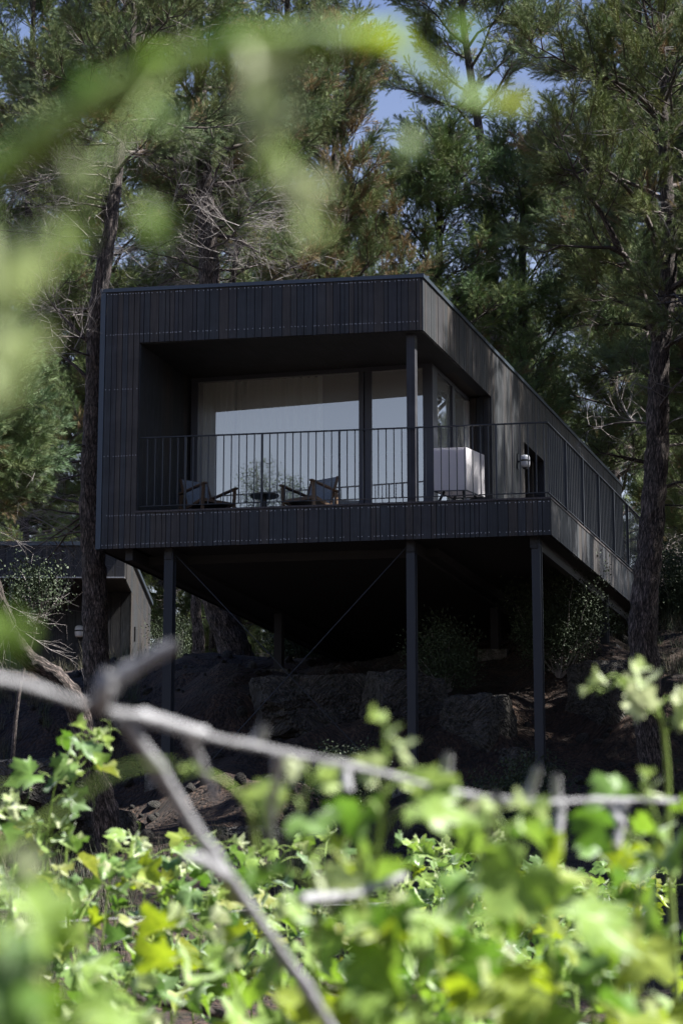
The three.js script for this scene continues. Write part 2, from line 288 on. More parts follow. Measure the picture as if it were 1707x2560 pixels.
// glazing
{
  const SL = 0.075, hs = (a0, a1, y0, y1, b0, b1) => hexa((i, j, k) => HP(i ? a1 : a0, j ? y1 : y0, (k ? b0 : b1) - SL * ((i ? a1 : a0) + 3.8)));
  const GT = 11.09, GB = DK - 0.03, front = part('window', mergeGeometries([hs(INL + 0.02, AG - 0.131, GT, SOF - 0.013, BG - 0.03, BG + 0.06), hs(INL + 0.02, AG - 0.131, GB, GB + 0.04, BG - 0.03, BG + 0.06)]), M.frame, cabin);
  const sheet = (p0, p1, p2, p3) => { const g = new THREE.BufferGeometry(); g.setAttribute('position', new THREE.Float32BufferAttribute([p0, p1, p2, p3].flatMap((p) => [p.x, p.y, p.z]), 3)); g.setAttribute('uv', new THREE.Float32BufferAttribute([0, 0, 1, 0, 1, 1, 0, 1], 2)); g.setIndex([0, 1, 2, 0, 2, 3]); g.computeVertexNormals(); return g; };
  const gb = (a) => BG + 0.012 - SL * (a + 3.8), fp = (a0, a1) => sheet(HP(a0, GB + 0.04, gb(a0)), HP(a1, GB + 0.04, gb(a1)), HP(a1, GT, gb(a1)), HP(a0, GT, gb(a0)));
  part('pane', fp(-5.53, -3.1), M.glass, front); part('pane', fp(-2.92, -2.16), M.glass, front);
  part('mullion', hs(-3.1, -3.03, GB + 0.04, GT, BG - 0.035, BG + 0.05), M.frame, front);
  part('mullion', hs(-3.02, -2.92, GB + 0.04, GT, BG - 0.01, BG + 0.07), M.frame, front);
  part('mullion', hs(INL + 0.02, -5.53, GB + 0.04, GT, BG - 0.02, BG + 0.05), M.frame, front);
  part('corner_mullion', hb(-2.16, AG + 0.01, GB, SOF - 0.014, BG - 0.15, BG + 0.1), M.frame, cabin);
  const sw = part('side_window', mergeGeometries([hb(AG - 0.06, AG + 0.01, GT, SOF - 0.014, BG + 0.101, 3.572), hb(AG - 0.06, AG + 0.01, GB, GB + 0.04, BG + 0.101, 3.572)]), M.frame, cabin);
  const sp = (b0, b1) => sheet(HP(AG - 0.02, GB + 0.04, b0), HP(AG - 0.02, GB + 0.04, b1), HP(AG - 0.02, GT, b1), HP(AG - 0.02, GT, b0));
  part('pane', sp(BG + 0.1, 2.62), M.glass, sw); part('pane', sp(2.74, 3.5), M.glass, sw);
  part('mullion', hb(AG - 0.05, AG + 0.02, GB + 0.04, GT, 2.62, 2.74), M.frame, sw);
  part('mullion', hb(AG - 0.05, AG + 0.02, GB + 0.04, GT, 3.5, 3.572), M.galv, sw);
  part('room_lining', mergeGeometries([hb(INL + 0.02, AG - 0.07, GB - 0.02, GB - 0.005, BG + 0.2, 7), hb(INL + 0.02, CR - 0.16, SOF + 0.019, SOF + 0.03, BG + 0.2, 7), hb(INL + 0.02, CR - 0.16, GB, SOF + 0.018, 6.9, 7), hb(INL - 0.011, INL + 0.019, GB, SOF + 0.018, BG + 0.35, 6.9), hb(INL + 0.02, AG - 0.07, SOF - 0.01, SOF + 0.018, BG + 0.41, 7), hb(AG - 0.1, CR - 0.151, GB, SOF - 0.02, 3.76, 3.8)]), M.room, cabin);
}
// screws of the cladding
{
  const g = new THREE.CylinderGeometry(0.0065, 0.0065, 0.006, 8).rotateX(Math.PI / 2), q = new THREE.Quaternion().setFromUnitVectors(V3(0, 0, 1), UA.clone().cross(V3(0, 1, 0)).normalize());
  copies('screw_heads', g, M.screw, screwSpots.map(([a, y, b]) => new THREE.Matrix4().compose(HP(a, y, b), q, V3(1, 1, 1))), null, cabin);
}
// railing
{
  const RT = 9.82, RB = DK + 0.085, r = part('railing', mergeGeometries([hb(INL + 0.01, -0.03, RT - 0.014, RT, 0.035, 0.075), hb(-0.07, -0.03, RT - 0.014, RT, 0.0751, BCROSS - 0.1)]), M.rail, cabin);
  part('bottom_rail', mergeGeometries([hb(INL + 0.01, -0.035, RB - 0.01, RB, 0.04, 0.07), hb(-0.065, -0.035, RB - 0.01, RB, 0.0701, BCROSS - 0.1)]), M.rail, r);
  const bal = hb(-0.006, 0.006, RB, RT - 0.0145, 0.049, 0.061), n = 52;
  for (let i = 0; i < n; i++) {
    const a = INL + 0.06 + (i + 0.5) * (Math.abs(INL) - 0.1) / n;
    if (i % 10 === 5) { part('rail_post', hb(a - 0.01, a + 0.01, DK, RT - 0.0145, 0.036, 0.074), M.rail, r); continue; }
    const m = part('baluster', bal, M.rail, r); m.position.copy(UA).multiplyScalar(a);
  }
  const bal2 = hb(-0.056, -0.044, RB, RT - 0.0145, -0.006, 0.006);
  for (let i = 0; i < 72; i++) {
    const b = 0.14 + i * 0.1055;
    if (i % 10 === 9) { part('rail_post', hb(-0.075, -0.025, DK, RT - 0.0145, b - 0.01, b + 0.01), M.rail, r); continue; }
    const m = part('baluster', bal2, M.rail, r); m.position.copy(VB).multiplyScalar(b);
  }
}
// curtains
function curtain(p0, p1, y0, y1, folds, amp, seed) {
  const n = folds * 12, r = rngOf(seed), dir = p1.clone().sub(p0), side = V3(dir.z, 0, -dir.x).normalize(), pos = [], uv = [], idx = [], ph = Array.from({ length: folds + 2 }, () => r());
  for (let j = 0; j <= 6; j++) for (let i = 0; i <= n; i++) {
    const t = i / n, f = t * folds, k = Math.floor(f), w = Math.sin(f * 6.283 + ph[k] * 0.5) * amp * (0.55 + 0.6 * lerp(ph[k], ph[k + 1], f - k)) * (0.8 + 0.2 * j / 6) + Math.sin(j * 0.7 + f * 1.7) * 0.006;
    const p = p0.clone().addScaledVector(dir, t).addScaledVector(side, w); pos.push(p.x, lerp(y1, y0, j / 6), p.z); uv.push(t * dir.length(), j);
  }
  for (let j = 0; j < 6; j++) for (let i = 0; i < n; i++) { const a = j * (n + 1) + i, b = a + n + 1; idx.push(a, b, a + 1, a + 1, b, b + 1); }
  const g = new THREE.BufferGeometry(); g.setAttribute('position', new THREE.Float32BufferAttribute(pos, 3)); g.setAttribute('uv', new THREE.Float32BufferAttribute(uv, 2)); g.setIndex(idx); g.computeVertexNormals(); return g;
}
single('curtain', curtain(HP(-5.5, 0, BG + 0.24), HP(-5.02, 0, BG + 0.21), DK - 0.02, 11.13, 6, 0.075, 3), M.curtain, 'bunched cream curtain at the end of the front window by the dark pillar', 'curtain', 'cabin curtains');
single('curtain', curtain(HP(-5.0, 0, BG + 0.25), HP(-3.72, 0, BG + 0.18), DK - 0.02, 11.13, 11, 0.085, 5), M.curtain, 'wide cream curtain drawn across half of the front window', 'curtain', 'cabin curtains');
single('curtain', curtain(HP(AG - 0.16, 0, 2.72), HP(AG - 0.16, 0, 3.42), DK - 0.02, 11.05, 8, 0.03, 7), M.sheer, 'pale sheer curtain behind the side window next to the white lampshade', 'curtain', 'cabin curtains');

// ---------------------------------------------------------------- balcony furniture
const DECK = DK - 0.03;
function lounge(label, a, b, face) {
  const t = thing('lounge_chair', label, 'chair', 'wooden lounge chairs on the balcony');
  const w = 0.31;
  for (const s of [-1, 1]) {
    const side = part('arm_frame', mergeGeometries([bar(V3(s * w, 0, 0.3), V3(s * w, 0.53, 0.33), 0.035, 0.05), bar(V3(s * w, 0, -0.3), V3(s * w, 0.45, -0.26), 0.035, 0.05), bar(V3(s * w, 0.3, 0.31), V3(s * w, 0.16, -0.3), 0.024, 0.045)]), M.teak, t);
    part('armrest', bar(V3(s * w, 0.545, 0.39), V3(s * w, 0.475, -0.32), 0.065, 0.024), M.teak, side);
    part('back_stile', bar(V3(s * (w - 0.045), 0.2, -0.15), V3(s * (w - 0.045), 0.74, -0.36), 0.028, 0.04), M.teak, t);
  }
  part('seat_rail', bar(V3(-w + 0.02, 0.29, 0.29), V3(w - 0.02, 0.29, 0.29), 0.03, 0.05), M.teak, t);
  const sheet = (pts, wd) => { const g = []; for (let i = 0; i < pts.length - 1; i++) g.push(bar(V3(0, pts[i][0], pts[i][1]), V3(0, pts[i + 1][0], pts[i + 1][1]), wd, 0.018)); return mergeGeometries(g); };
  part('backrest', sheet([[0.26, -0.16], [0.46, -0.265], [0.6, -0.31], [0.735, -0.355]], 0.55), M.sling, t);
  part('seat', sheet([[0.315, 0.28], [0.25, 0.1], [0.21, -0.05], [0.255, -0.155]], 0.55), M.seatDark, t);
  const p = HP(a, DECK, b); t.position.copy(p); t.rotation.y = face; t.scale.setScalar(0.87); return t;
}
lounge('wooden lounge chair with grey sling back near the dark pillar', -4.95, 0.72, 40 * RAD);
lounge('wooden lounge chair with grey sling back between round table and corner post', -3.5, 0.78, -38 * RAD);
{
  const t = thing('side_table', 'low round dark side table between the two lounge chairs', 'table'); t.position.copy(HP(-4.13, DECK, 0.72));
  part('table_top', new THREE.CylinderGeometry(0.205, 0.2, 0.018, 40).translate(0, 0.35, 0), M.tableTop, t);
  part('stem', new THREE.LatheGeometry([[0.028, 0.34], [0.026, 0.3], [0.03, 0.15], [0.06, 0.04], [0.14, 0.012], [0.15, 0]].map(([x, y]) => new THREE.Vector2(x, y)), 24), M.black, t);
}
{
  const t = thing('armchair', 'black upholstered armchair inside the glass behind the lounge chair', 'chair'); t.position.copy(HP(-3.42, DECK + 0.02, 2.3)); t.rotation.y = -0.5;
  part('backrest', box(-0.3, -0.16, 0.12, 0.62, -0.28, 0.28), M.seatDark, t);
  part('seat', new THREE.CapsuleGeometry(0.12, 0.36, 6, 12).rotateZ(Math.PI / 2).scale(1, 1, 2.2).translate(0.1, 0.22, 0), M.seatDark, t);
  for (const [x, z] of [[-0.22, -0.22], [-0.22, 0.22], [0.26, -0.2], [0.26, 0.2]]) part('leg', new THREE.CylinderGeometry(0.016, 0.012, 0.14, 8).translate(x, 0.07, z), M.black, t);
}
// white box-shaped lampshade on four splayed legs
{
  const t = thing('floor_lamp', 'large white square fabric lampshade on dark splayed legs at the balcony corner', 'lamp');
  const o = HP(-1.58, 0, 0.85), e1 = azv(97), e2 = azv(32), w1 = 0.45, w2 = 0.52, Y0 = 9.1, Y1 = 9.71;
  const q = (i, j, y, out = 0) => V3(o.x, y, o.z).addScaledVector(e1, (i - 0.5) * (w1 + out)).addScaledVector(e2, (j) * (w2 + out));
  const wall = (i0, j0, i1, j1) => { const a = q(i0, j0, 0), b = q(i1, j1, 0), n = V3(b.z - a.z, 0, a.x - b.x).normalize().multiplyScalar(0.004); return hexa((x, y, z) => { const p = (x ? b : a).clone(); p.y = y ? Y1 : Y0; return z ? p.add(n) : p.sub(n); }); };
  const sh = part('shade', mergeGeometries([wall(0, 0, 1, 0), wall(1, 0, 1, 1), wall(1, 1, 0, 1), wall(0, 1, 0, 0)]), M.shade, t);
  part('shade_lid', hexa((x, y, z) => q(x, z ? 0 : 1, y ? Y1 - 0.03 : Y1 - 0.034, -0.015)), M.shade, sh);
  part('shade_frame', mergeGeometries([bar(q(0, 0, Y0), q(1, 0, Y0), 0.014), bar(q(1, 0, Y0), q(1, 1, Y0), 0.014), bar(q(1, 1, Y0), q(0, 1, Y0), 0.014), bar(q(0, 1, Y0), q(0, 0, Y0), 0.014)]), M.rail, sh);
  for (const [i, j] of [[0, 0], [1, 0], [0, 1], [1, 1]]) part('leg', bar(q(i * 0.6 + 0.2, j * 0.6 + 0.2, Y0 + 0.01), q(i * 1.1 - 0.05, j * 1.1 - 0.05, DECK - 0.0), 0.03), M.steel, t);
  const c = []; for (let i = 0; i <= 40; i++) c.push(q(0.3 + i / 40 * 0.5, 0.3, DECK + 0.02 + 0.13 * Math.abs(Math.sin(i * 0.33))).addScaledVector(e2, 0.06 * Math.cos(i * 0.5)));
  part('cable', tube(c, c.map(() => 0.009), 6), M.black, t);
}
function wallLamp(label, pos, out, k) {
  const t = thing('wall_lamp', label, 'wall lamp', 'round wall lamps'); t.position.copy(pos); t.rotation.y = Math.atan2(out.x, out.z);
  const dome = (s) => new THREE.LatheGeometry([[0, 0.115], [0.045, 0.112], [0.068, 0.095], [0.078, 0.06], [0.08, 0.02], [0.08, 0.012]].map(([x, y]) => new THREE.Vector2(x, y * Math.abs(s))), 28).rotateZ(s < 0 ? Math.PI : 0).translate(0, 0, 0.12);
  part('upper_glass', dome(0.85), M.opal, t); part('lower_glass', dome(-0.95), M.opal, t);
  part('ring', new THREE.CylinderGeometry(0.083, 0.083, 0.024, 32).translate(0, 0, 0.12), M.black, t);
  part('bracket', mergeGeometries([box(-0.05, 0.05, -0.12, 0.12, 0, 0.015), box(-0.015, 0.015, -0.012, 0.012, 0.015, 0.05)]), M.black, t);
  part('end_cap', new THREE.CylinderGeometry(0.04, 0.03, 0.02, 20).translate(0, -0.118, 0.12), M.black, t);
  t.scale.setScalar(k); return t;
}
wallLamp('round white wall lamp with black band beside the cabin doorway', HP(CR + 0.026, 10.52, 5.16), V3(-VB.z, 0, VB.x), 1.0);

// ---------------------------------------------------------------- second cabin, square to the view
{
  const c = thing('cabin', 'smaller second timber cabin with a deep porch behind the leaning pine trunk', 'cabin');
  const X1 = -4.19, X0 = -10.5, ZF = -45.6, Z1 = -47.2, ZE = -52, YT = 11.16, YS = 10.5, YB = 7.7, r = rngOf(9);
  const fb = part('roof_band', box(X0, X1 - 0.02, YS + 0.02, YT - 0.05, ZE, ZF - 0.02), M.dark, c);
  for (let x = X1; x > X0; ) { const w = 0.1 + r() * 0.13; part('plank', box(Math.max(X0, x - w) + 0.005, x - 0.005, YS, YT - 0.05, ZF - 0.02, ZF + 0.004), pick(r, M.plank), fb); x -= w; }
  for (let z = ZF - 0.01; z > ZE; z -= 0.17) part('plank', box(X1 - 0.019, X1, YS, YT - 0.05, Math.max(ZE, z - 0.165), z - 0.022), pick(r, M.plank), fb);
  part('roof_cap', box(X0 - 0.05, X1 + 0.05, YT - 0.048, YT + 0.03, ZE - 0.05, ZF + 0.05), M.cap, c);
  part('soffit_edge', box(X0, X1, YS - 0.022, YS - 0.002, ZF - 0.1, ZF + 0.01), M.galv, c);
  const bw = part('porch_wall', box(X0, X1 - 0.021, YB, YS + 0.018, Z1 - 0.15, Z1), M.dark, c);
  for (let x = X1 - 0.022; x > X0; ) { const w = 0.12 + r() * 0.1; part('plank', box(x - w + 0.005, x - 0.005, YB, YS - 0.03, Z1 + 0.001, Z1 + 0.02), pick(r, M.plank), bw); x -= w; }
  const sw = part('side_wall', box(X1 - 0.17, X1 - 0.022, YB, YS + 0.018, ZE, Z1 - 0.151), M.dark, c);
  for (let z = Z1 + 0.02; z > ZE; z -= 0.17) part('plank', box(X1 - 0.019, X1, YB, YS - 0.003, Math.max(ZE, z - 0.165), z), pick(r, M.plank), sw);
  for (const [z, y] of [[-47.9, 9.62], [-50.8, 9.3], [-47.8, 8.75]]) part('hinge', box(X1 + 0.001, X1 + 0.03, y, y + 0.3, z - 0.06, z), M.black, sw);
  part('porch_floor', box(X0, X1, YB - 0.12, YB, Z1, ZF), M.dark, c);
  part('porch_side', box(X0, X0 + 0.1, YB, YS, Z1 + 0.022, ZF), M.dark, c);
  part('porch_post', box(-6.42, -6.36, YB, YS - 0.024, ZF - 0.1, ZF - 0.04), M.steel, c);
  part('porch_soffit', box(X0, X1 - 0.03, YS - 0.001, YS + 0.019, Z1, ZF - 0.021), M.soffit, c);
  wallLamp('round white wall lamp with black band on the dark porch wall of the second cabin', V3(-5.2, 9.68, Z1 + 0.022), V3(0, 0, 1), 1.15);
}

// ---------------------------------------------------------------- rocks
function boulder(label, p, sx, sy, sz, seed, turn = 0, m = M.rock) {
  const g = new THREE.IcosahedronGeometry(1, 14), q = g.attributes.position, v = V3(0, 0, 0);
  for (let i = 0; i < q.count; i++) {
    v.fromBufferAttribute(q, i); const n = v.clone(), o = seed * 7.3;
    let k = 1 + fbm(n.x * 1.1 + o, n.y * 1.1, n.z * 1.1, 4) * 0.55 + fbm(n.x * 4 + o, n.y * 4, n.z * 4, 3) * 0.12; const flat = 0.84 + 0.1 * noise3.noise(n.x * 2 + o, n.y * 2, n.z * 2 + 3); k = Math.min(k, flat / Math.max(Math.abs(n.x), Math.abs(n.y), Math.abs(n.z)) * 0.86);
    q.setXYZ(i, n.x * k * sx, n.y * k * sy, n.z * k * sz);
  }
  g.rotateY(turn); g.computeVertexNormals();
  const u = [], nn = V3(0, 0, 0), A = V3(0, 0, 0), B = V3(0, 0, 0), C = V3(0, 0, 0); for (let i = 0; i < q.count; i += 3) { A.fromBufferAttribute(q, i); B.fromBufferAttribute(q, i + 1); C.fromBufferAttribute(q, i + 2); nn.copy(B).sub(A).cross(C.clone().sub(A)); const ax = Math.abs(nn.x), ay = Math.abs(nn.y), az = Math.abs(nn.z); for (const p of [A, B, C]) ax > ay && ax > az ? u.push(p.z, p.y) : ay > az ? u.push(p.x, p.z) : u.push(p.x, p.y); } g.setAttribute('uv', new THREE.Float32BufferAttribute(u, 2));
  const o = single('boulder', g, m, label, 'rock', 'boulders on the bank'); o.position.copy(p); return o;
}
const onGround = (px, py, depth, lift = 0) => { const p = at(px, py, depth); p.y = groundY(p.x, p.z) + lift; return p; };
boulder('tall grey boulder under the cabin just behind the middle stilt', at(1010, 1800, 33.2), 0.75, 0.85, 0.7, 1, 0.4);
boulder('broad rough boulder between the middle and the corner stilt', at(1190, 1835, 32.6), 0.62, 0.68, 0.6, 2, 1.0);
boulder('pale grey boulder at the foot of the pine beside the corner stilt', at(1530, 1770, 33.4), 0.6, 0.85, 0.7, 3, 2.2);
boulder('low flat boulder left of the middle stilt in deep shade', at(800, 1775, 34), 1.3, 0.6, 0.8, 4, 0.2);
boulder('small round stone by the pale trunk under the cabin', at(510, 1662, 46), 0.15, 0.2, 0.15, 5, 0, M.rock);
boulder('rounded grey rock right of the pine trunk base', at(1700, 1860, 33), 0.42, 0.36, 0.5, 6, 0.5);
boulder('flat pale footing stone beneath the end stilt', at(385, 2082, 31.6), 0.55, 0.14, 0.45, 7, 0.1, M.concrete);
boulder('dark rock ledge below the leaning trunk', at(110, 1985, 29.5), 0.9, 0.5, 0.8, 8, 0.7);
boulder('rock half buried in the bank left of the flat footing stone', at(250, 2080, 29.6), 0.7, 0.35, 0.6, 9, 1.3);
boulder('knobbly rock in the earth bank below the flat footing stone', at(620, 2120, 29.2), 0.75, 0.34, 0.6, 10, 2.9);
boulder('small stone lying on the bank under the corner stilt', at(1285, 1900, 31.9), 0.25, 0.2, 0.2, 11, 0.9);

// ---------------------------------------------------------------- pines
function needleSpray(seed, tufts = 9, perTuft = 84, len = 0.08, wid = 0.0034, L = 0.46) {
  const r = rngOf(seed), pos = [], col = [], tri = (a, b, c, k) => { for (const p of [a, b, c]) { pos.push(p.x, p.y, p.z); col.push(...k); } };
  const shoot = (o, d, l) => {
    const s = V3(d.y, d.z, d.x).cross(d).normalize(), tip = o.clone().addScaledVector(d, l);
    const bark = [0.11, 0.085, 0.068]; tri(o.clone().addScaledVector(s, 0.005), o.clone().addScaledVector(s, -0.005), tip, bark); const s2 = s.clone().cross(d); tri(o.clone().addScaledVector(s2, 0.005), o.clone().addScaledVector(s2, -0.005), tip, bark);
    const n = perTuft; for (let i = 0; i < n; i++) {
      const t = 0.25 + 0.75 * Math.pow(r(), 0.7), p = o.clone().addScaledVector(d, l * t), a = r() * 6.283, spread = lerp(1.15, 0.35, t) * (0.7 + r() * 0.6);
      const q = d.clone().multiplyScalar(Math.cos(spread)).addScaledVector(s, Math.sin(spread) * Math.cos(a)).addScaledVector(s2, Math.sin(spread) * Math.sin(a)).normalize();
      const w = q.clone().cross(V3(r() - 0.5, r() - 0.5, r() - 0.5)).normalize().multiplyScalar(wid / 2), nl = len * (0.7 + r() * 0.5), g = 0.75 + r() * 0.5;
      const e = p.clone().addScaledVector(q, nl); e.y -= nl * nl * 0.4;
      tri(p.clone().add(w), p.clone().sub(w), e, [0.158 * g, 0.202 * g, 0.09 * g]);
    }
  };
  shoot(V3(0, 0, 0), V3(0, 1, 0), L);
  for (let i = 1; i < tufts; i++) { const a = i * 2.4 + r(), el = 0.5 + r() * 0.5; shoot(V3(0, L * (0.1 + 0.7 * i / tufts), 0), V3(Math.cos(a) * Math.sin(el), Math.cos(el), Math.sin(a) * Math.sin(el)), 0.13 + r() * 0.12); }
  const g = new THREE.BufferGeometry(); g.setAttribute('position', new THREE.Float32BufferAttribute(pos, 3)); g.setAttribute('color', new THREE.Float32BufferAttribute(col, 3)); g.computeVertexNormals(); return g;
}
function deadSpray(seed) {
  const r = rngOf(seed), gs = []; const go = (o, d, l, rad, n) => {
    const pts = [o]; let p = o.clone(), dd = d.clone(); for (let i = 0; i < 3; i++) { dd.add(V3(r() - 0.5, r() - 0.5, r() - 0.5).multiplyScalar(0.45)).normalize(); p = p.clone().addScaledVector(dd, l / 3); pts.push(p); }
    gs.push(tube(pts, ramp(4, rad, rad * 0.35), 3)); if (n > 0) for (let i = 0; i < 4; i++) go(pts[1 + (i % 3)], dd.clone().add(V3(r() - 0.5, r() - 0.5, r() - 0.5).multiplyScalar(1.8)).normalize(), l * 0.55, rad * 0.55, n - 1);
  }; go(V3(0, 0, 0), V3(0, 1, 0), 0.7, 0.006, 2); return mergeGeometries(gs);
}
const SPRAYS = [1, 2, 3, 4].map((s) => needleSpray(s)), DEAD = [11, 12].map(deadSpray);
const Y1 = V3(0, 1, 0);
function pine(label, o) {
  const r = rngOf(o.seed), t = thing('pine_tree', label, 'tree', 'pines around the cabins');
  let tp;
  if (o.path) tp = curve(o.path, o.fine ? 140 : 40);
  else { const x = o.x, z = -o.d, y = groundY(x, z) - 0.3, l = o.lean ?? [0, 0], w = o.wave ?? 0.25; tp = curve([0, 0.2, 0.42, 0.65, 0.85, 1].map((k, i) => V3(x + l[0] * k + (i ? (r() - 0.5) * w : 0), y + o.h * k, z + l[1] * k + (i ? (r() - 0.5) * w : 0))), 40); }
  const n = tp.length, R0 = o.r ?? 0.17, rad = tp.map((_, i) => R0 * (i < 3 ? 1.35 - i * 0.1 : 1) * Math.pow(1 - i / n, 0.75) + 0.015);
  part('trunk', tube(tp, rad, o.fine ? 28 : 12, { rough: o.fine ? 0.26 : 0.12, freq: o.fine ? 9 : 4 }), o.pale ? M.barkPale : M.bark, t);
  const wood = [], mats = [], cols = [], dead = [], q = new THREE.Quaternion(), tint = o.tint ?? [1, 1, 1];
  const spray = (p, d, k) => {
    const u = d.clone().add(V3(r() - 0.5, r() * 0.9, r() - 0.5).multiplyScalar(0.9)).normalize(); q.setFromUnitVectors(Y1, u); const sp = new THREE.Quaternion().setFromAxisAngle(Y1, r() * 6.283);
    mats.push(new THREE.Matrix4().compose(p, q.clone().multiply(sp), V3(k, k, k).multiplyScalar((0.75 + r() * 0.5) * (o.size ?? 1))));
    const g = 0.8 + r() * 0.45, brown = r() < (o.rust ?? 0.03), y = (r() - 0.5) * 0.22; cols.push(brown ? new THREE.Color(1.6 * g, 0.95 * g, 1.1 * g) : new THREE.Color(tint[0] * g * (1 + y), tint[1] * g, tint[2] * g * (1 - y)));
  };
  const deadAt = (p, d, k) => { q.setFromUnitVectors(Y1, d.clone().normalize()); dead.push(new THREE.Matrix4().compose(p, q.clone().multiply(new THREE.Quaternion().setFromAxisAngle(Y1, r() * 6.283)), V3(k, k, k))); };
  const limb = (path, r0, live, dens = 1) => {
    const m = path.length; wood.push(tube(path, ramp(m, r0, 0.007, 0.8), 5)); const L = path.reduce((s, p, i) => i ? s + p.distanceTo(path[i - 1]) : 0, 0);
    const nb = Math.max(4, Math.round(L * 4.6 * dens));
    for (let i = 0; i < nb; i++) {
      const s = lerp(live ? 0.22 : 0.15, 0.98, (i + r()) / nb), k = Math.min(m - 2, Math.floor(s * (m - 1))), p = path[k].clone().lerp(path[k + 1], s * (m - 1) - k), d = path[k + 1].clone().sub(path[k]).normalize();
      const sd = d.clone().cross(Y1).normalize().multiplyScalar(i % 2 ? 1 : -1), bd = d.clone().multiplyScalar(0.7).addScaledVector(sd, 0.6 + r() * 0.6).add(V3(0, r() * 0.75 - 0.2, 0)).normalize();
      if (!live) { deadAt(p, bd, 0.7 + r() * 0.8); continue; }
      const bl = (0.5 + 0.17 * L) * (1.15 - s * 0.5) * (0.7 + r() * 0.6), b1 = p.clone().addScaledVector(bd, bl * 0.5).add(V3(0, -0.03, 0)), b2 = p.clone().addScaledVector(bd, bl).add(V3(0, 0.06 + r() * 0.1, 0));
      wood.push(tube([p, b1, b2], [0.012, 0.009, 0.005], 4));
      const ns = Math.max(2, Math.round(bl * 9 * (o.dens ?? 1)));
      for (let j = 0; j < ns; j++) { const w = (j + 0.6 + r() * 0.4) / ns, pp = w < 0.5 ? p.clone().lerp(b1, w * 2) : b1.clone().lerp(b2, w * 2 - 1); spray(pp, bd, 0.9); }
      if (r() < 0.45) deadAt(p, bd.clone().add(V3(0, -0.7, 0)), 0.5 + r() * 0.5);
    }
    if (live) for (let j = 0; j < 3; j++) spray(path[m - 1], path[m - 1].clone().sub(path[m - 2]).normalize(), 1);
  };
  const cs = o.cs ?? 0.4, N = o.limbs ?? 34, R = o.R ?? 2.6, Ht = tp[n - 1].y - tp[0].y;
  for (let i = 0; i < N; i++) {
    const t01 = Math.pow((i + r()) / N, 0.85), h = lerp(cs, 0.985, t01), k = Math.min(n - 2, Math.floor(h * (n - 1))), p = tp[k].clone().lerp(tp[k + 1], h * (n - 1) - k);
    const prof = Math.min(1, 0.55 + t01 * 1.5) * Math.pow(1 - t01 * 0.86, 0.75), L = R * prof * (0.55 + r() * 0.7), a = i * 2.39996 + r() * 0.9 + (o.turn ?? 0), el = lerp(0.12, 1.0, t01) + (r() - 0.5) * 0.3;
    const pts = [p]; let c = p.clone(), e = el; for (let s = 0; s < 5; s++) { e += (r() - 0.5) * 0.55; const aa = a + (r() - 0.5) * 0.9; c = c.clone().add(V3(Math.cos(aa) * Math.cos(e), Math.sin(e), Math.sin(aa) * Math.cos(e)).multiplyScalar(L / 5)); pts.push(c); }
    limb(pts, Math.max(0.02, Math.min(rad[k] * 0.45, 0.055)), true);
  }
  for (let i = 0; i < (o.deadN ?? 10); i++) {
    const h = lerp(o.deadFrom ?? cs * 0.35, cs * 1.1, r()), k = Math.min(n - 2, Math.floor(h * (n - 1))), p = tp[k].clone(), a = o.deadAz !== undefined ? o.deadAz + (r() - 0.5) * 2.2 : r() * 6.283, L = R * (0.3 + r() * 0.5), pts = [p]; let c = p.clone(), e = (r() - 0.5) * 0.6;
    for (let s = 0; s < 5; s++) { e += (r() - 0.5) * 0.4; c = c.clone().add(V3(Math.cos(a + (r() - 0.5) * 0.4) * Math.cos(e), Math.sin(e), Math.sin(a) * Math.cos(e)).multiplyScalar(L / 5)); pts.push(c); } limb(pts, 0.022, false);
  }
  for (const [path, r0, live, dens] of o.extra ?? []) limb(curve(path, 9), r0, live, dens);
  part('limbs', mergeGeometries(wood), M.limb, t).userData.kind = 'stuff';
  if (mats.length) copies('crown', SPRAYS[o.seed % 4], M.needle, mats, cols, t);
  if (dead.length) copies('dead_twigs', DEAD[o.seed % 2], M.twig, dead, null, t);
  return t;
}
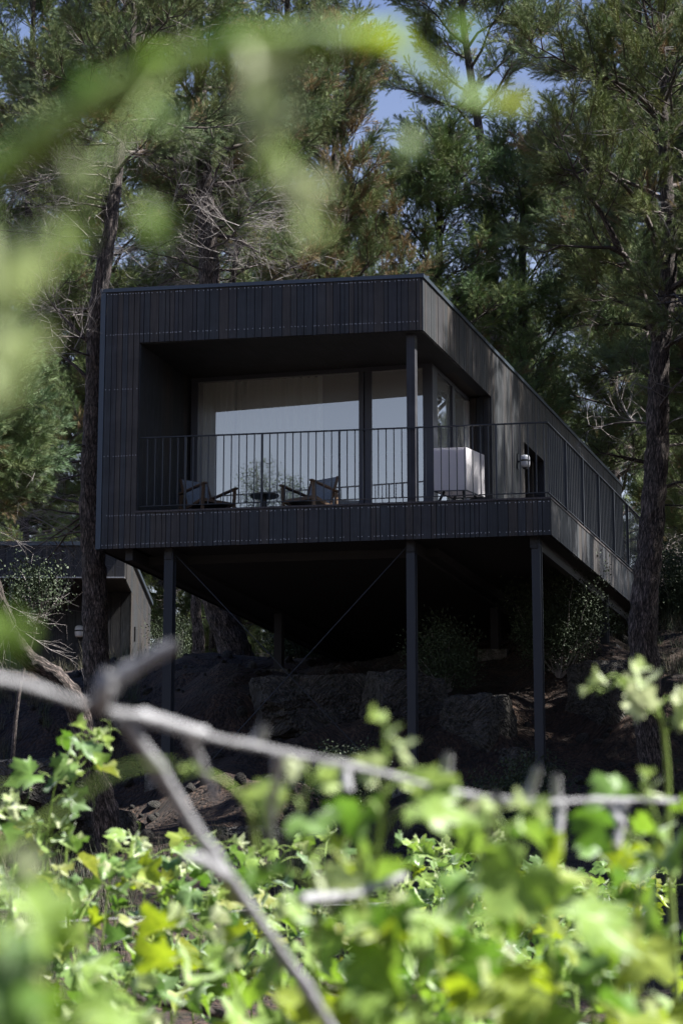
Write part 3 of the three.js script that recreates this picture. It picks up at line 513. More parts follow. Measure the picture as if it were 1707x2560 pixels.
// the trees one can tell apart
pine('tall pine whose dark trunk stands close against the end pillar of the cabin', { seed: 101, path: [at(268, 2000, 34), at(243, 1700, 34), at(238, 1480, 34), at(228, 1250, 34), at(238, 1000, 34), at(246, 760, 34), at(272, 600, 34), at(300, 380, 34.5), at(330, 120, 35), at(350, -300, 36)], r: 0.19, fine: true, cs: 0.74, limbs: 22, R: 2.2, deadN: 22, deadFrom: 0.3, deadAz: Math.PI, tint: [1.0, 1.0, 1.0], dens: 0.9,
  extra: [[[at(255, 640, 34), at(215, 560, 34.2), at(190, 430, 34.5), at(170, 250, 35)], 0.07, true, 0.8], [[at(235, 868, 34), at(175, 810, 34), at(120, 740, 34), at(95, 650, 34)], 0.035, false], [[at(232, 958, 34), at(170, 900, 34), at(120, 880, 34.2), at(60, 890, 34.3)], 0.03, false]] });
pine('big pine in front of the deck end with a forked sunlit trunk', { seed: 102, path: [at(1662, 2090, 30.19), at(1625, 1800, 30.19), at(1605, 1580, 30.19), at(1622, 1380, 30.28), at(1640, 1150, 30.37), at(1648, 900, 30.46), at(1672, 640, 30.64), at(1662, 420, 30.72), at(1655, 180, 30.90), at(1648, -200, 31.08)], r: 0.2, fine: true, cs: 0.56, limbs: 26, R: 2.2, deadN: 5, deadFrom: 0.42, tint: [1.07, 1.03, 0.91], dens: 0.65,
  extra: [[[at(1648, 860, 30.46), at(1612, 770, 30.28), at(1590, 690, 30.19), at(1545, 625, 30.01), at(1470, 618, 29.84), at(1370, 612, 29.75)], 0.085, true, 0.22], [[at(1550, 628, 30.01), at(1500, 530, 29.84), at(1440, 440, 29.66), at(1400, 330, 29.57)], 0.05, true, 1.1], [[at(1660, 660, 30.55), at(1590, 500, 30.19), at(1500, 420, 29.93), at(1420, 440, 29.75)], 0.05, true, 1.2], [[at(1660, 300, 30.72), at(1560, 215, 30.55), at(1460, 180, 30.37), at(1330, 110, 30.19)], 0.04, true, 1.0], [[at(1655, 130, 30.90), at(1620, 60, 30.81), at(1600, -30, 30.72)], 0.05, true, 0.9], [[at(1650, 760, 30.46), at(1690, 740, 29.48), at(1730, 800, 28.77)], 0.04, true, 1.2]] });
pine('stout pine with a dark leaning trunk passing behind the cabin', { seed: 103, path: [at(620, 1760, 42), at(585, 1620, 42), at(540, 1480, 42), at(528, 1000, 42), at(522, 650, 42), at(508, 400, 42), at(500, 150, 42), at(495, -300, 42.5)], r: 0.29, fine: true, cs: 0.6, limbs: 36, R: 2.8, deadN: 22, deadFrom: 0.5, tint: [1.01, 1.01, 0.98], rust: 0.08 });
pine('slim pine with a thin pale trunk seen below the cabin floor', { seed: 104, path: [at(488, 1705, 47), at(497, 1600, 47), at(490, 1520, 47), at(500, 1380, 47), at(575, 760, 47.5), at(592, 620, 47.5), at(600, 380, 47.5)], r: 0.12, pale: true, fine: true, cs: 0.72, limbs: 16, R: 1.7, deadN: 8 });
pine('leaning lichen covered pine whose trunk bends out of the frame', { seed: 105, path: [at(292, 2230, 28.5), at(258, 2010, 28.4), at(222, 1880, 28.3), at(190, 1760, 28.2), at(135, 1690, 28), at(60, 1635, 27.8), at(5, 1520, 27.6), at(-45, 1330, 27.4), at(-85, 1100, 27.2), at(-120, 850, 27)], r: 0.16, fine: true, cs: 0.84, limbs: 10, R: 0.9, deadN: 0, tint: [0.94, 1.01, 1.05], dens: 1.2,
  extra: [[[at(-145, 1330, 27.4), at(-115, 1290, 27), at(-85, 1260, 26.6), at(-50, 1250, 26.4)], 0.03, true, 2.2], [[at(-170, 1100, 27.2), at(-135, 1060, 26.8), at(-100, 1050, 26.5), at(-60, 1080, 26.4)], 0.03, true, 2.4], [[at(-155, 1200, 27.3), at(-125, 1180, 26.9), at(-90, 1160, 26.5), at(-45, 1175, 26.4)], 0.03, true, 2.4], [[at(0, 1480, 27.6), at(28, 1535, 27.4), at(50, 1575, 27.3), at(100, 1585, 27.2)], 0.016, false, 0.5]] });
pine('pine with rusty brown dying needles behind the roof', { seed: 106, x: -0.15, d: 42.6, h: 12.3, cs: 0.2, limbs: 46, R: 2.5, rust: 0.36, tint: [1.02, 1.0, 0.98], r: 0.15, deadN: 6 });
pine('bright green bushy pine above the roof corner', { seed: 107, x: 1.9, d: 43.6, h: 10.5, cs: 0.12, limbs: 48, R: 2.6, tint: [0.98, 1.06, 0.96], r: 0.15, deadN: 4 });
pine('pale green pine between the roof corner and the forked pine', { seed: 108, x: 3.5, d: 45, h: 10.8, cs: 0.12, limbs: 46, R: 2.4, tint: [0.99, 1.07, 0.95], r: 0.15, deadN: 6 });
pine('tall open pine reaching over the gap of blue sky', { seed: 109, x: 4.4, d: 54, h: 20, cs: 0.55, limbs: 30, R: 3.4, tint: [1.0, 1.04, 0.96], r: 0.2, deadN: 6, lean: [-1.6, 0] });
pine('dark broad pine filling the upper corner above the second cabin', { seed: 110, x: -5.8, d: 56, h: 20, cs: 0.3, limbs: 64, R: 3.8, tint: [1.03, 1.03, 0.94], r: 0.22, deadN: 14 });
pine('shaded pine rising behind the middle of the roof', { seed: 111, x: -1.3, d: 57, h: 21, cs: 0.3, limbs: 60, R: 3.3, tint: [1.02, 1.02, 0.95], r: 0.2, deadN: 12, rust: 0.1 });
pine('slender pine standing right of the railing end', { seed: 112, x: 5.9, d: 44, h: 14.5, cs: 0.25, limbs: 44, R: 2.8, tint: [1.01, 1.03, 0.96], r: 0.16, deadN: 14 });
// the wood behind
const woods = [[-9.5, 58, 18], [-3.2, 61, 17], [-7.4, 54.5, 19], [-6.6, 60, 15], [0.2, 58, 13.5], [-1.8, 66, 14], [3.2, 60, 11], [6.4, 54, 14.5], [8.6, 49, 15], [8.2, 62, 13], [5.4, 70, 11], [-10, 68, 15], [-4.6, 74, 14], [1.6, 76, 11], [10.5, 72, 13], [-7.8, 84, 15], [7.4, 84, 12.5], [-1.0, 63, 12.5], [-4.9, 66, 17], [-8.8, 72, 19], [-2.6, 70, 14], [4.6, 64, 11.5], [-11.5, 82, 20], [-5.6, 92, 17], [-1.4, 88, 15], [3.4, 92, 14], [9.6, 60, 14]];
const bearing = (x, d) => x / d * 6148 + 853;
woods.forEach(([x, d, h], i) => pine(`background pine, ${['first', 'second', 'third', 'fourth', 'fifth', 'sixth', 'seventh', 'eighth', 'ninth', 'tenth', 'eleventh', 'twelfth', 'thirteenth', 'fourteenth', 'fifteenth', 'sixteenth', 'seventeenth', 'eighteenth', 'nineteenth', 'twentieth', 'twenty-first', 'twenty-second', 'twenty-third', 'twenty-fourth', 'twenty-fifth', 'twenty-sixth', 'twenty-seventh'][woods.map(([a, b]) => bearing(a, b)).filter((v) => v < bearing(x, d)).length]} from the left among the wood behind the cabins`, { seed: 230 + i, x, d, h, cs: 0.08, limbs: 46, R: 3.0, tint: [1.01, 1.04, 0.95], r: 0.16, deadN: 8, size: 1.25, dens: 0.75 }));
// pines to the right of the frame that shade the bank and dapple the cabin side
[[7.4, 27.5, 10.5], [8.6, 30.6, 10], [9.5, 24.5, 11.5], [7.2, 22.8, 9.5], [6.6, 19.5, 8], [12.5, 28, 14], [7.2, 41.5, 11], [8.4, 38.4, 15], [10.5, 40, 14], [10.2, 36.6, 17, 0.3], [7.9, 33.2, 14, 0.2], [10, 23.2, 16], [9.8, 26, 15.5], [12, 20.6, 17]].forEach(([x, d, h, dens], i) => pine('pine on the slope beyond the right edge of the view', { seed: 160 + i, x, d, h, cs: 0.3, limbs: 40, R: 3.2, r: 0.2, deadN: 4, size: 1.3, dens: dens ?? 0.7 }));

// ---------------------------------------------------------------- shrubs and undergrowth
function leafSpray(seed, n = 46, size = 0.03, spread = 0.34) {
  const r = rngOf(seed), pos = [], idx = []; for (let i = 0; i < n; i++) {
    const p = V3(r() - 0.5, r(), r() - 0.5).multiplyScalar(spread), d = V3(r() - 0.5, r() - 0.2, r() - 0.5).normalize(), w = d.clone().cross(V3(r() - 0.5, r() - 0.5, r() - 0.5)).normalize(), s = size * (0.6 + r() * 0.8), b = pos.length / 3;
    for (const q of [p, p.clone().addScaledVector(d, s * 0.55).addScaledVector(w, s * 0.36), p.clone().addScaledVector(d, s * 1.25), p.clone().addScaledVector(d, s * 0.55).addScaledVector(w, -s * 0.36)]) pos.push(q.x, q.y, q.z); idx.push(b, b + 1, b + 2, b, b + 2, b + 3);
  }
  const g = new THREE.BufferGeometry(); g.setAttribute('position', new THREE.Float32BufferAttribute(pos, 3)); g.setIndex(idx); g.computeVertexNormals(); return g;
}
const LEAFY = [21, 22].map((s) => leafSpray(s, 80, 0.026));
M.shrubLeaf = mat([0.045, 0.064, 0.032], 0.62, { specularIntensity: 0.5 });
function shrub(label, p, R, H, n, seed, tint = [1, 1, 1]) {
  const r = rngOf(seed), t = thing('shrub', label, 'shrub', 'shrubs on the bank'), wood = [], mats = [], cols = [], y0 = p.y;
  for (let i = 0; i < 16; i++) {
    const a = r() * 6.283, e = 0.5 + r() * 0.9, L = H * (0.6 + r() * 0.5), pts = [p.clone()]; let c = p.clone();
    for (let s = 0; s < 5; s++) { c = c.clone().add(V3(Math.cos(a) * Math.cos(e) * R / H, Math.sin(e), Math.sin(a) * Math.cos(e) * R / H).multiplyScalar(L / 5)).add(V3(r() - 0.5, r() - 0.5, r() - 0.5).multiplyScalar(0.12)); pts.push(c); }
    wood.push(tube(pts, ramp(6, 0.014, 0.004), 4));
    for (let j = 0; j < n / 16; j++) { const s = 0.3 + r() * 0.7, k = Math.min(4, Math.floor(s * 5)), q = pts[k].clone().lerp(pts[k + 1], s * 5 - k).add(V3(r() - 0.5, r() - 0.5, r() - 0.5).multiplyScalar(0.4 * R)); if (q.y < y0) q.y = y0 + 0.1;
      mats.push(new THREE.Matrix4().compose(q, new THREE.Quaternion().setFromEuler(new THREE.Euler(r() * 1.2, r() * 6.28, r() * 1.2)), V3(1, 1, 1).multiplyScalar(0.7 + r() * 0.6))); const g = 0.7 + r() * 0.6; cols.push(new THREE.Color(tint[0] * g, tint[1] * g, tint[2] * g)); }
  }
  part('stems', mergeGeometries(wood), M.twig, t).userData.kind = 'stuff'; copies('foliage', LEAFY[seed % 2], M.shrubLeaf, mats, cols, t); return t;
}
const shr = (label, px, py, d, R, H, n, seed, tint) => { const p = at(px, py, d); p.y = groundY(p.x, p.z) - 0.05; return shrub(label, p, R, H, n, seed, tint); };
shr('tall dark shrub growing under the deck beside the corner stilt', 1400, 1800, 34.5, 0.8, 1.9, 300, 1);
shr('dark shrub between two boulders under the cabin', 1120, 1800, 33.8, 0.6, 0.9, 120, 2);
shr('pale green shrub behind the deck near the pine trunk', 1525, 1640, 37.5, 0.6, 1.2, 260, 3);
shr('light green shrub right of the pine trunk base', 1690, 1620, 39, 0.8, 1.7, 420, 4);
shr('thicket at the back under the cabin beside the rear stilt', 760, 1650, 43, 1.0, 1.4, 320, 5);
shr('sunlit thicket between the second cabin and the pale trunk', 435, 1640, 50, 0.6, 1.8, 240, 6);
shr('low shrub on the dark bank left of the stilt', 150, 1830, 31, 0.6, 0.7, 160, 8);
shr('dark low shrub on the earth bank below the cabin', 840, 1990, 30, 0.6, 0.5, 120, 9);
shr('low tangled shrub right on the earth bank', 1290, 2060, 29, 0.7, 0.6, 140, 10);
{ const p = at(95, 1560, 30); const s = shrub('holm oak sapling with small glinting leaves in front of the second cabin', p, 0.38, 0.65, 44, 12); part('stem', tube(curve([V3(p.x - 0.3, groundY(p.x - 0.3, p.z) - 0.2, p.z), V3(p.x - 0.2, p.y - 0.8, p.z), p.clone()], 10), ramp(11, 0.035, 0.015), 7), M.limb, s); }
// dry grass and weeds on the bank
{
  const r = rngOf(500), pos = []; for (let i = 0; i < 26; i++) { const a = r() * 6.283, l = 0.14 + r() * 0.2, o = V3((r() - 0.5) * 0.12, 0, (r() - 0.5) * 0.12), tip = o.clone().add(V3(Math.cos(a) * l * 0.45, l, Math.sin(a) * l * 0.45)), w = V3(-Math.sin(a), 0, Math.cos(a)).multiplyScalar(0.003); for (const q of [o.clone().add(w), o.clone().sub(w), tip]) pos.push(q.x, q.y, q.z); }
  const g = new THREE.BufferGeometry(); g.setAttribute('position', new THREE.Float32BufferAttribute(pos, 3)); g.computeVertexNormals();
  const mats = [], cols = []; for (let i = 0; i < 4500; i++) { const z = -(17 + Math.pow(r(), 0.8) * 33), x = (r() - 0.5) * (-z) * 0.36; if (fbm(x * 0.5, 8, z * 0.5, 3) < -0.04 || (z < -28.5 && z > -41 && x > -3 && x < 4)) continue; const k = 0.6 + r() * 0.9; mats.push(new THREE.Matrix4().compose(V3(x, groundY(x, z) - 0.01, z), new THREE.Quaternion().setFromAxisAngle(Y1, r() * 6.28), V3(k, k, k))); const d = r(), gg = 0.7 + r() * 0.6; cols.push(d < 0.6 ? new THREE.Color(0.1 * gg, 0.09 * gg, 0.055 * gg) : new THREE.Color(0.05 * gg, 0.07 * gg, 0.03 * gg)); }
  tag(copies('dry_grass', g, mat([1, 1, 1], 0.8), mats, cols), 'sparse dry grass and weeds on the dark bank', 'grass');
  const mg = new THREE.IcosahedronGeometry(0.05, 1), st = []; for (let i = 0; i < 2600; i++) { const z = -(20 + r() * 24), x = (r() - 0.5) * (-z) * 0.36, k = 0.3 + Math.pow(r(), 3) * 2.2; st.push(new THREE.Matrix4().compose(V3(x, groundY(x, z), z), new THREE.Quaternion().setFromEuler(new THREE.Euler(r() * 3, r() * 3, r() * 3)), V3(k, k * 0.6, k * 0.8))); }
  tag(copies('gravel', mg, M.rock, st), 'loose stones scattered over the bank', 'stones');
}

// ---------------------------------------------------------------- grape vines
function leafGeo(seed) {
  const r = rngOf(seed), N = 29, out = [], pos = [0, 0, 0.0], uv = [0.5, 0.5], idx = [];
  const lobes = [[0, 1], [0.95, 0.86], [-0.95, 0.86], [1.95, 0.66], [-1.95, 0.66]];
  const fold = 0.15 + r() * 0.7, cup = (r() - 0.45) * 1.3, wav = r() * 6;
  const zOf = (x, y) => Math.abs(x) * fold + cup * (x * x + y * y) * 0.6 + Math.sin(x * 9 + wav) * 0.055 + Math.sin(y * 10 + wav) * 0.055;
  for (let i = 0; i < N; i++) {
    const th = lerp(-2.75, 2.75, i / (N - 1)); let rr = 0.46; for (const [c, l] of lobes) rr = Math.max(rr, l * (1 - Math.pow(Math.abs(th - c) / 0.58, 1.15) * 0.42)); rr *= (i % 2 ? 0.88 : 1.05) * (0.93 + r() * 0.14) * 0.56; out.push([Math.sin(th) * rr, Math.cos(th) * rr]);
  }
  for (const f of [0.55, 1]) out.forEach(([x, y]) => { pos.push(x * f, y * f + 0.0, zOf(x * f, y * f)); uv.push(x * f + 0.5, y * f + 0.5); });
  for (let i = 0; i < N - 1; i++) { const a = 1 + i, b = 1 + N + i; idx.push(0, a + 1, a, a, a + 1, b, a + 1, b + 1, b); }
  const g = new THREE.BufferGeometry(); g.setAttribute('position', new THREE.Float32BufferAttribute(pos, 3)); g.setAttribute('uv', new THREE.Float32BufferAttribute(uv, 2)); g.setIndex(idx); g.translate(0, 0.16, 0); g.computeVertexNormals(); return g;
}
const LEAVES = [31, 32, 33, 34, 35, 36].map(leafGeo), CURL = [41, 42, 43].map((s) => { const g = leafGeo(s); const p = g.attributes.position; for (let i = 0; i < p.count; i++) p.setZ(i, p.getZ(i) * 1.5 + Math.abs(p.getX(i)) * 0.6); g.computeVertexNormals(); return g; });
// a leaf of width w at p: 'tip' where it points, 'face' what its upper side turns to
function leafAt(parent, r, p, w, tip, face, young, mats) {
  const y = tip.clone().normalize(), z = face.clone().addScaledVector(y, -face.dot(y)).normalize(), x = y.clone().cross(z), m = shadowed(new THREE.Mesh(young ? pick(r, CURL) : pick(r, LEAVES), pick(r, mats ?? (young ? M.leafYoung : M.leaf))));
  m.name = 'leaf'; m.matrixAutoUpdate = false; m.matrix.makeBasis(x, y, z).scale(V3(w, w, w)).setPosition(p); m.matrix.decompose(m.position, m.quaternion, m.scale); m.matrixAutoUpdate = true; parent.add(m);
}
const rv = (r) => V3(r() - 0.5, r() - 0.5, r() - 0.5);
function vineShoot(parent, r, path, o = {}) {
  const n = Math.round((o.leaves ?? 10)), pts = curve(path, 24), stems = [tube(pts, ramp(25, o.r ?? 0.0045, 0.0012), 5)];
  for (let i = 0; i < n; i++) {
    const s = lerp(o.from ?? 0.05, 1, (i + 0.5) / n), k = Math.min(23, Math.floor(s * 24)), p = pts[k].clone().lerp(pts[k + 1], s * 24 - k), d = pts[k + 1].clone().sub(pts[k]).normalize();
    const young = s > (o.young ?? 0.72), w = (o.size ?? 0.14) * (young ? lerp(0.55, 0.22, (s - 0.72) / 0.28) : lerp(1.05, 0.75, s)) * (0.8 + r() * 0.4), a = i * 2.6 + r() * 1.2;
    const out = V3(Math.cos(a), 0.15 + r() * 0.35, Math.sin(a)).normalize(), pet = p.clone().addScaledVector(out, w * (0.3 + r() * 0.3)).addScaledVector(d, 0.01);
    stems.push(tube([p, p.clone().lerp(pet, 0.55).add(V3(0, 0.01, 0)), pet], [0.0022, 0.0018, 0.0014], 4));
    const tip = out.clone().multiplyScalar(0.75).add(V3(0, young ? 0.2 - r() : -0.95 + r() * 0.7, 0)).addScaledVector(rv(r), 0.9), face = V3(out.x * 0.7 + 0.25, 0.55, out.z * 0.7 + 0.25).addScaledVector(rv(r), 1.6);
    leafAt(parent, r, pet, w, tip, face, young, o.mats && !young ? o.mats : null);
    if (s > 0.4 && r() < (o.tendril ?? 0.5)) { const c = [p]; let q = p.clone(), dd = out.clone().multiplyScalar(-1).add(V3(0, 0.6, 0)).normalize(), ax = rv(r).normalize(); for (let j = 0; j < 9; j++) { dd.applyAxisAngle(ax, 0.12 + j * 0.07); q = q.clone().addScaledVector(dd, 0.016); c.push(q); } stems.push(tube(c, ramp(c.length, 0.0018, 0.0008), 4)); }
  }
  part('shoot', mergeGeometries(stems), M.shoot, parent);
}
// the row in the middle distance: runs away from left to right
const ROW_A = V3(-1.2, 0, -8.4), ROW_B = V3(1.75, 0, -15.5), vineNames = ['nearest sharp vine with the tallest shoots at the end by the metal stake', 'second vine of the sharp row after the tall one', 'third vine of the sharp row, below the leaning trunk', 'fourth vine of the sharp row, under the flat footing stone', 'fifth vine of the sharp row, partly behind blurred leaves', 'sixth vine of the sharp row, beside the thin metal stake', 'seventh and farthest vine of the sharp row'];
vineNames.forEach((label, i) => {
  const r = rngOf(700 + i), t = thing('grape_vine', label, 'vine', 'vines in the row below the cabin'), k = i / 6, p = ROW_A.clone().lerp(ROW_B, k), g = groundY(p.x, p.z), dir = ROW_B.clone().sub(ROW_A).normalize();
  const head = V3(p.x, g + 0.62, p.z); part('trunk', tube(curve([V3(p.x + 0.05, g - 0.1, p.z), V3(p.x - 0.04, g + 0.2, p.z + 0.03), V3(p.x + 0.03, g + 0.45, p.z), head], 16), ramp(17, 0.04, 0.028), 10, { rough: 0.25, freq: 14 }), M.oldVine, t);
  part('cordon', tube(curve([head.clone().addScaledVector(dir, -0.55), head.clone().addScaledVector(dir, -0.2).add(V3(0, 0.05, 0)), head.clone().addScaledVector(dir, 0.25).add(V3(0, 0.03, 0)), head.clone().addScaledVector(dir, 0.6)], 14), ramp(15, 0.022, 0.018), 8, { rough: 0.25, freq: 16 }), M.oldVine, t);
  const ns = 7; for (let j = 0; j < ns; j++) {
    const b = head.clone().addScaledVector(dir, lerp(-0.62, 0.62, (j + r()) / ns)).add(V3((r() - 0.5) * 0.3, 0.02, (r() - 0.5) * 0.3)), tall = [0.72, 0.66, 0.62, 0.6, 0.5, 0.4, 0.38][i] * (0.4 + r() * 0.8), l = V3((r() - 0.5) * 0.6, 0, (r() - 0.5) * 0.6);
    vineShoot(t, r, [b, b.clone().add(V3(l.x * 0.2, tall * 0.35, l.z * 0.2)), b.clone().add(V3(l.x * 0.5, tall * 0.75, l.z * 0.5)), b.clone().add(V3(l.x * 0.9, tall, l.z)), b.clone().add(V3(l.x * 1.25, tall * 0.98, l.z * 1.25))], { leaves: 12, size: 0.18, from: 0.0 });
  }
  const tall = [[[185, 45, 1835, 14], [120, 20, 2060, 10], [40, -15, 2010, 10], [265, 20, 2170, 8]], [[300, 35, 2125, 9], [355, 20, 2190, 8]], [[440, 30, 2175, 8], [500, 25, 2235, 7]], [[590, 25, 2130, 7], [640, 35, 2190, 7]], [], [[1075, 45, 2185, 9], [1045, -20, 2290, 8]], [[1170, 30, 2380, 7]]][i];
  for (const [px, dx, top, nl] of tall) { const d = 8.5 + k * 7, h = 500 * 8.5 / d, q = at(px - 10, top + h, d); vineShoot(t, r, [q, at(px - 20, top + h * 0.65, d), at(px - 5, top + h * 0.3, d), at(px + dx * 0.3, top + 55 * 8.5 / d, d), at(px + dx, top, d - 0.05), at(px + dx + 50 * 8.5 / d, top + 45 * 8.5 / d, d - 0.05)], { leaves: nl + 3, size: 0.15, tendril: 0.9 }); }
});
// a second row, nearer and softly out of focus
['softly blurred vine below the diagonal cane', 'softly blurred vine in the lower middle of the picture', 'softly blurred vine right of the lower middle', 'softly blurred vine at the lower right edge'].forEach((label, i) => {
  const r = rngOf(765 + i), t = thing('grape_vine', label, 'vine', 'vines in the second row'), b = at([520, 880, 1220, 1560][i], 2560, [4.9, 5.4, 5.9, 6.4][i]), g = groundY(b.x, b.z), head = V3(b.x, g + 0.45, b.z);
  part('trunk', tube(curve([V3(b.x + 0.04, g - 0.1, b.z), V3(b.x - 0.03, g + 0.2, b.z), head], 12), ramp(13, 0.035, 0.022), 9, { rough: 0.25, freq: 14 }), M.oldVine, t);
  for (let j = 0; j < 6; j++) { const o = head.clone().add(V3((r() - 0.5) * 0.62, 0, (r() - 0.5) * 0.5)), h = [0.5, 0.55, 0.5, 0.62][i] * (0.55 + r() * 0.6), l = V3((r() - 0.5) * 0.4, 0, (r() - 0.5) * 0.4); vineShoot(t, r, [o, o.clone().add(V3(l.x * 0.3, h * 0.5, l.z * 0.3)), o.clone().add(V3(l.x * 0.8, h * 0.9, l.z * 0.8)), o.clone().add(V3(l.x * 1.2, h, l.z * 1.2))], { leaves: 9, size: 0.165, from: 0.0, young: 0.8, mats: [M.leaf[0], M.leaf[1], M.leaf[3], M.leaf[4]] }); }
});
// the near row, out of focus: an old cordon with canes and young leaves
{
  const r = rngOf(811), t = thing('grape_vine', 'old grey vine cordon with knotty spurs crossing the picture out of focus', 'vine', 'blurred vines near the lens');
  const P = [at(-420, 1600, 1.75), at(-150, 1668, 1.95), at(60, 1712, 2.2), at(230, 1765, 2.35), at(390, 1800, 2.5), at(560, 1850, 2.65), at(760, 1890, 2.8), at(980, 1940, 3.0), at(1160, 1985, 3.15), at(1330, 2005, 3.3), at(1480, 2000, 3.45), at(1640, 2002, 3.6), at(1820, 2010, 3.75)];
  const c = curve(P, 110), rad = c.map((p, i) => 0.0032 + 0.0028 * Math.max(0, noise3.noise(i * 0.21, 3, 1)) + 0.0025 * Math.max(0, noise3.noise(i * 0.55, 9, 4)) + (i > 34 && i < 44 ? 0.0035 : 0));
  part('cordon', tube(c, rad, 10, { rough: 0.3, freq: 40 }), M.cane, t);
  for (const [f, ph, am] of [[0.42, 0, 0.0042], [0.3, 2, 0.005], [0.57, 4, 0.004]]) { const tw = c.map((p, i) => p.clone().add(V3(0, Math.sin(i * f + ph) * am * (0.6 + 0.8 * Math.abs(noise3.noise(i * 0.13, ph, 0))), Math.cos(i * f + ph) * am))); part('tendril', tube(tw, tw.map((_, i) => 0.0017 + 0.0012 * Math.max(0, noise3.noise(i * 0.3, ph, 5))), 6), M.cane, t); }
  const cane = (pts, r0, r1) => part('cane', tube(curve(pts, 20), Array.from({ length: 21 }, (_, i) => lerp(r0, r1, i / 20) * (i % 7 === 3 ? 1.25 : 1)), 8, { rough: 0.2, freq: 50 }), M.cane, t);
  cane([at(310, 1800, 2.45), at(420, 1960, 2.55), at(480, 2060, 2.6), at(590, 2220, 2.7), at(730, 2420, 2.8), at(860, 2620, 2.9)], 0.0072, 0.0066);
  cane([at(268, 1735, 2.38), at(290, 1700, 2.36), at(360, 1655, 2.34), at(440, 1612, 2.32)], 0.0085, 0.006);
  cane([at(255, 1760, 2.35), at(262, 1710, 2.3), at(275, 1675, 2.3)], 0.009, 0.007);
  cane([at(700, 1880, 2.78), at(690, 1950, 2.9), at(675, 2030, 3.0), at(680, 2110, 3.1)], 0.0065, 0.004);
  cane([at(470, 1830, 2.6), at(500, 1900, 2.65), at(540, 2000, 2.7)], 0.006, 0.004);
  cane([at(560, 2190, 2.65), at(500, 2150, 2.55), at(455, 2140, 2.5)], 0.0075, 0.005);
  cane([at(1240, 1990, 3.2), at(1210, 2130, 3.3), at(1150, 2300, 3.4)], 0.007, 0.005);
  cane([at(750, 2250, 2.9), at(880, 2235, 3.0), at(1010, 2190, 3.1)], 0.007, 0.005);
  for (const [px, py, dx, dy] of [[1110, 1960, 10, -75], [1320, 1990, 25, -70], [1390, 2000, 0, -60], [640, 1860, 20, -45], [1400, 2010, -5, 90], [1090, 1965, -5, 110], [860, 1910, 10, 70], [1520, 2000, 30, 60], [1560, 2000, -20, 120]]) { const d = 2.55 + px / 1707 * 1.1; cane([at(px, py, d), at(px + dx * 0.5, py + dy * 0.5, d - 0.01), at(px + dx, py + dy, d - 0.03)], 0.008, 0.0055); }
  // shoots that rise from it
  const sh = (list, o) => vineShoot(t, r, list.map(([x, y, d]) => at(x, y, d)), { mats: [M.leaf[0], M.leaf[1], M.leaf[3], M.leaf[4]], tendril: 0.05, ...o });
  sh([[900, 2600, 3.3], [915, 2300, 3.2], [950, 2080, 3.1], [960, 1930, 3.05], [965, 1800, 3.0]], { leaves: 12, size: 0.12, young: 0.6, r: 0.006 });
  sh([[780, 2600, 3.2], [790, 2350, 3.1], [775, 2150, 3.05], [760, 1990, 3.0], [800, 1930, 3.0]], { leaves: 10, size: 0.11, young: 0.6, r: 0.004 });
  sh([[640, 2130, 3.0], [625, 2030, 2.95], [570, 1960, 2.9], [500, 1930, 2.85], [450, 1945, 2.85]], { leaves: 2, size: 0.03, young: 0, r: 0.0045, tendril: 0 });
  sh([[1150, 2600, 3.5], [1170, 2350, 3.4], [1210, 2150, 3.3], [1290, 2050, 3.25], [1340, 2010, 3.2]], { leaves: 10, size: 0.1, young: 0.75, r: 0.004 });
  sh([[1400, 2620, 3.4], [1380, 2420, 3.3], [1340, 2220, 3.2], [1260, 2090, 3.15], [1200, 2030, 3.1]], { leaves: 10, size: 0.12, young: 0.8, r: 0.004 });
  sh([[1600, 2620, 3.9], [1580, 2400, 3.8], [1600, 2200, 3.75], [1640, 2050, 3.7], [1600, 1960, 3.7]], { leaves: 11, size: 0.12, young: 0.85, r: 0.005 });
  sh([[1500, 2620, 4.2], [1470, 2450, 4.1], [1500, 2280, 4.0], [1560, 2150, 4.0], [1560, 2080, 4.0]], { leaves: 12, size: 0.12, young: 0.9, r: 0.005 });
  sh([[1060, 2620, 3.2], [1040, 2480, 3.2], [1060, 2350, 3.1], [1020, 2260, 3.1]], { leaves: 7, size: 0.11, young: 0.9 });
  sh([[1690, 2500, 4.6], [1672, 2150, 4.5], [1665, 1900, 4.4], [1640, 1770, 4.3], [1580, 1700, 4.3], [1490, 1735, 4.3]], { leaves: 9, size: 0.11, young: 0.4, from: 0.45, r: 0.007, tendril: 0.2 });
  const lf = (px, py, d, w, tip, face, y) => leafAt(t, r, at(px, py, d), w, V3(...tip), V3(...face), y, y ? null : [M.leaf[1], M.leaf[3], M.leaf[4]]);
  lf(800, 2170, 3.0, 0.085, [0.2, -1, 0.1], [0.4, 0.5, 0.9], true); lf(1320, 2150, 3.1, 0.15, [-0.6, -0.8, 0.2], [0.7, 0.7, 0.5], false); lf(1420, 2260, 3.15, 0.16, [0.7, -0.6, 0.3], [0.3, 0.8, 0.6], false); lf(1240, 2420, 3.3, 0.15, [0.1, -1, 0.3], [0.4, 0.7, 0.6], false);
  lf(940, 2330, 3.1, 0.12, [0.3, -1, 0.1], [-0.5, 0.3, 0.8], false); lf(830, 2480, 3.2, 0.13, [-0.3, -1, 0.1], [0.3, 0.5, 0.7], false); lf(1500, 2480, 3.4, 0.16, [0.3, -1, 0.4], [0.5, 0.8, 0.3], false); lf(1620, 2330, 3.6, 0.15, [-0.5, -0.9, 0.4], [0.6, 0.6, 0.5], false); lf(1350, 2520, 3.3, 0.17, [-0.2, -1, 0.2], [0.2, 0.4, 0.9], false);
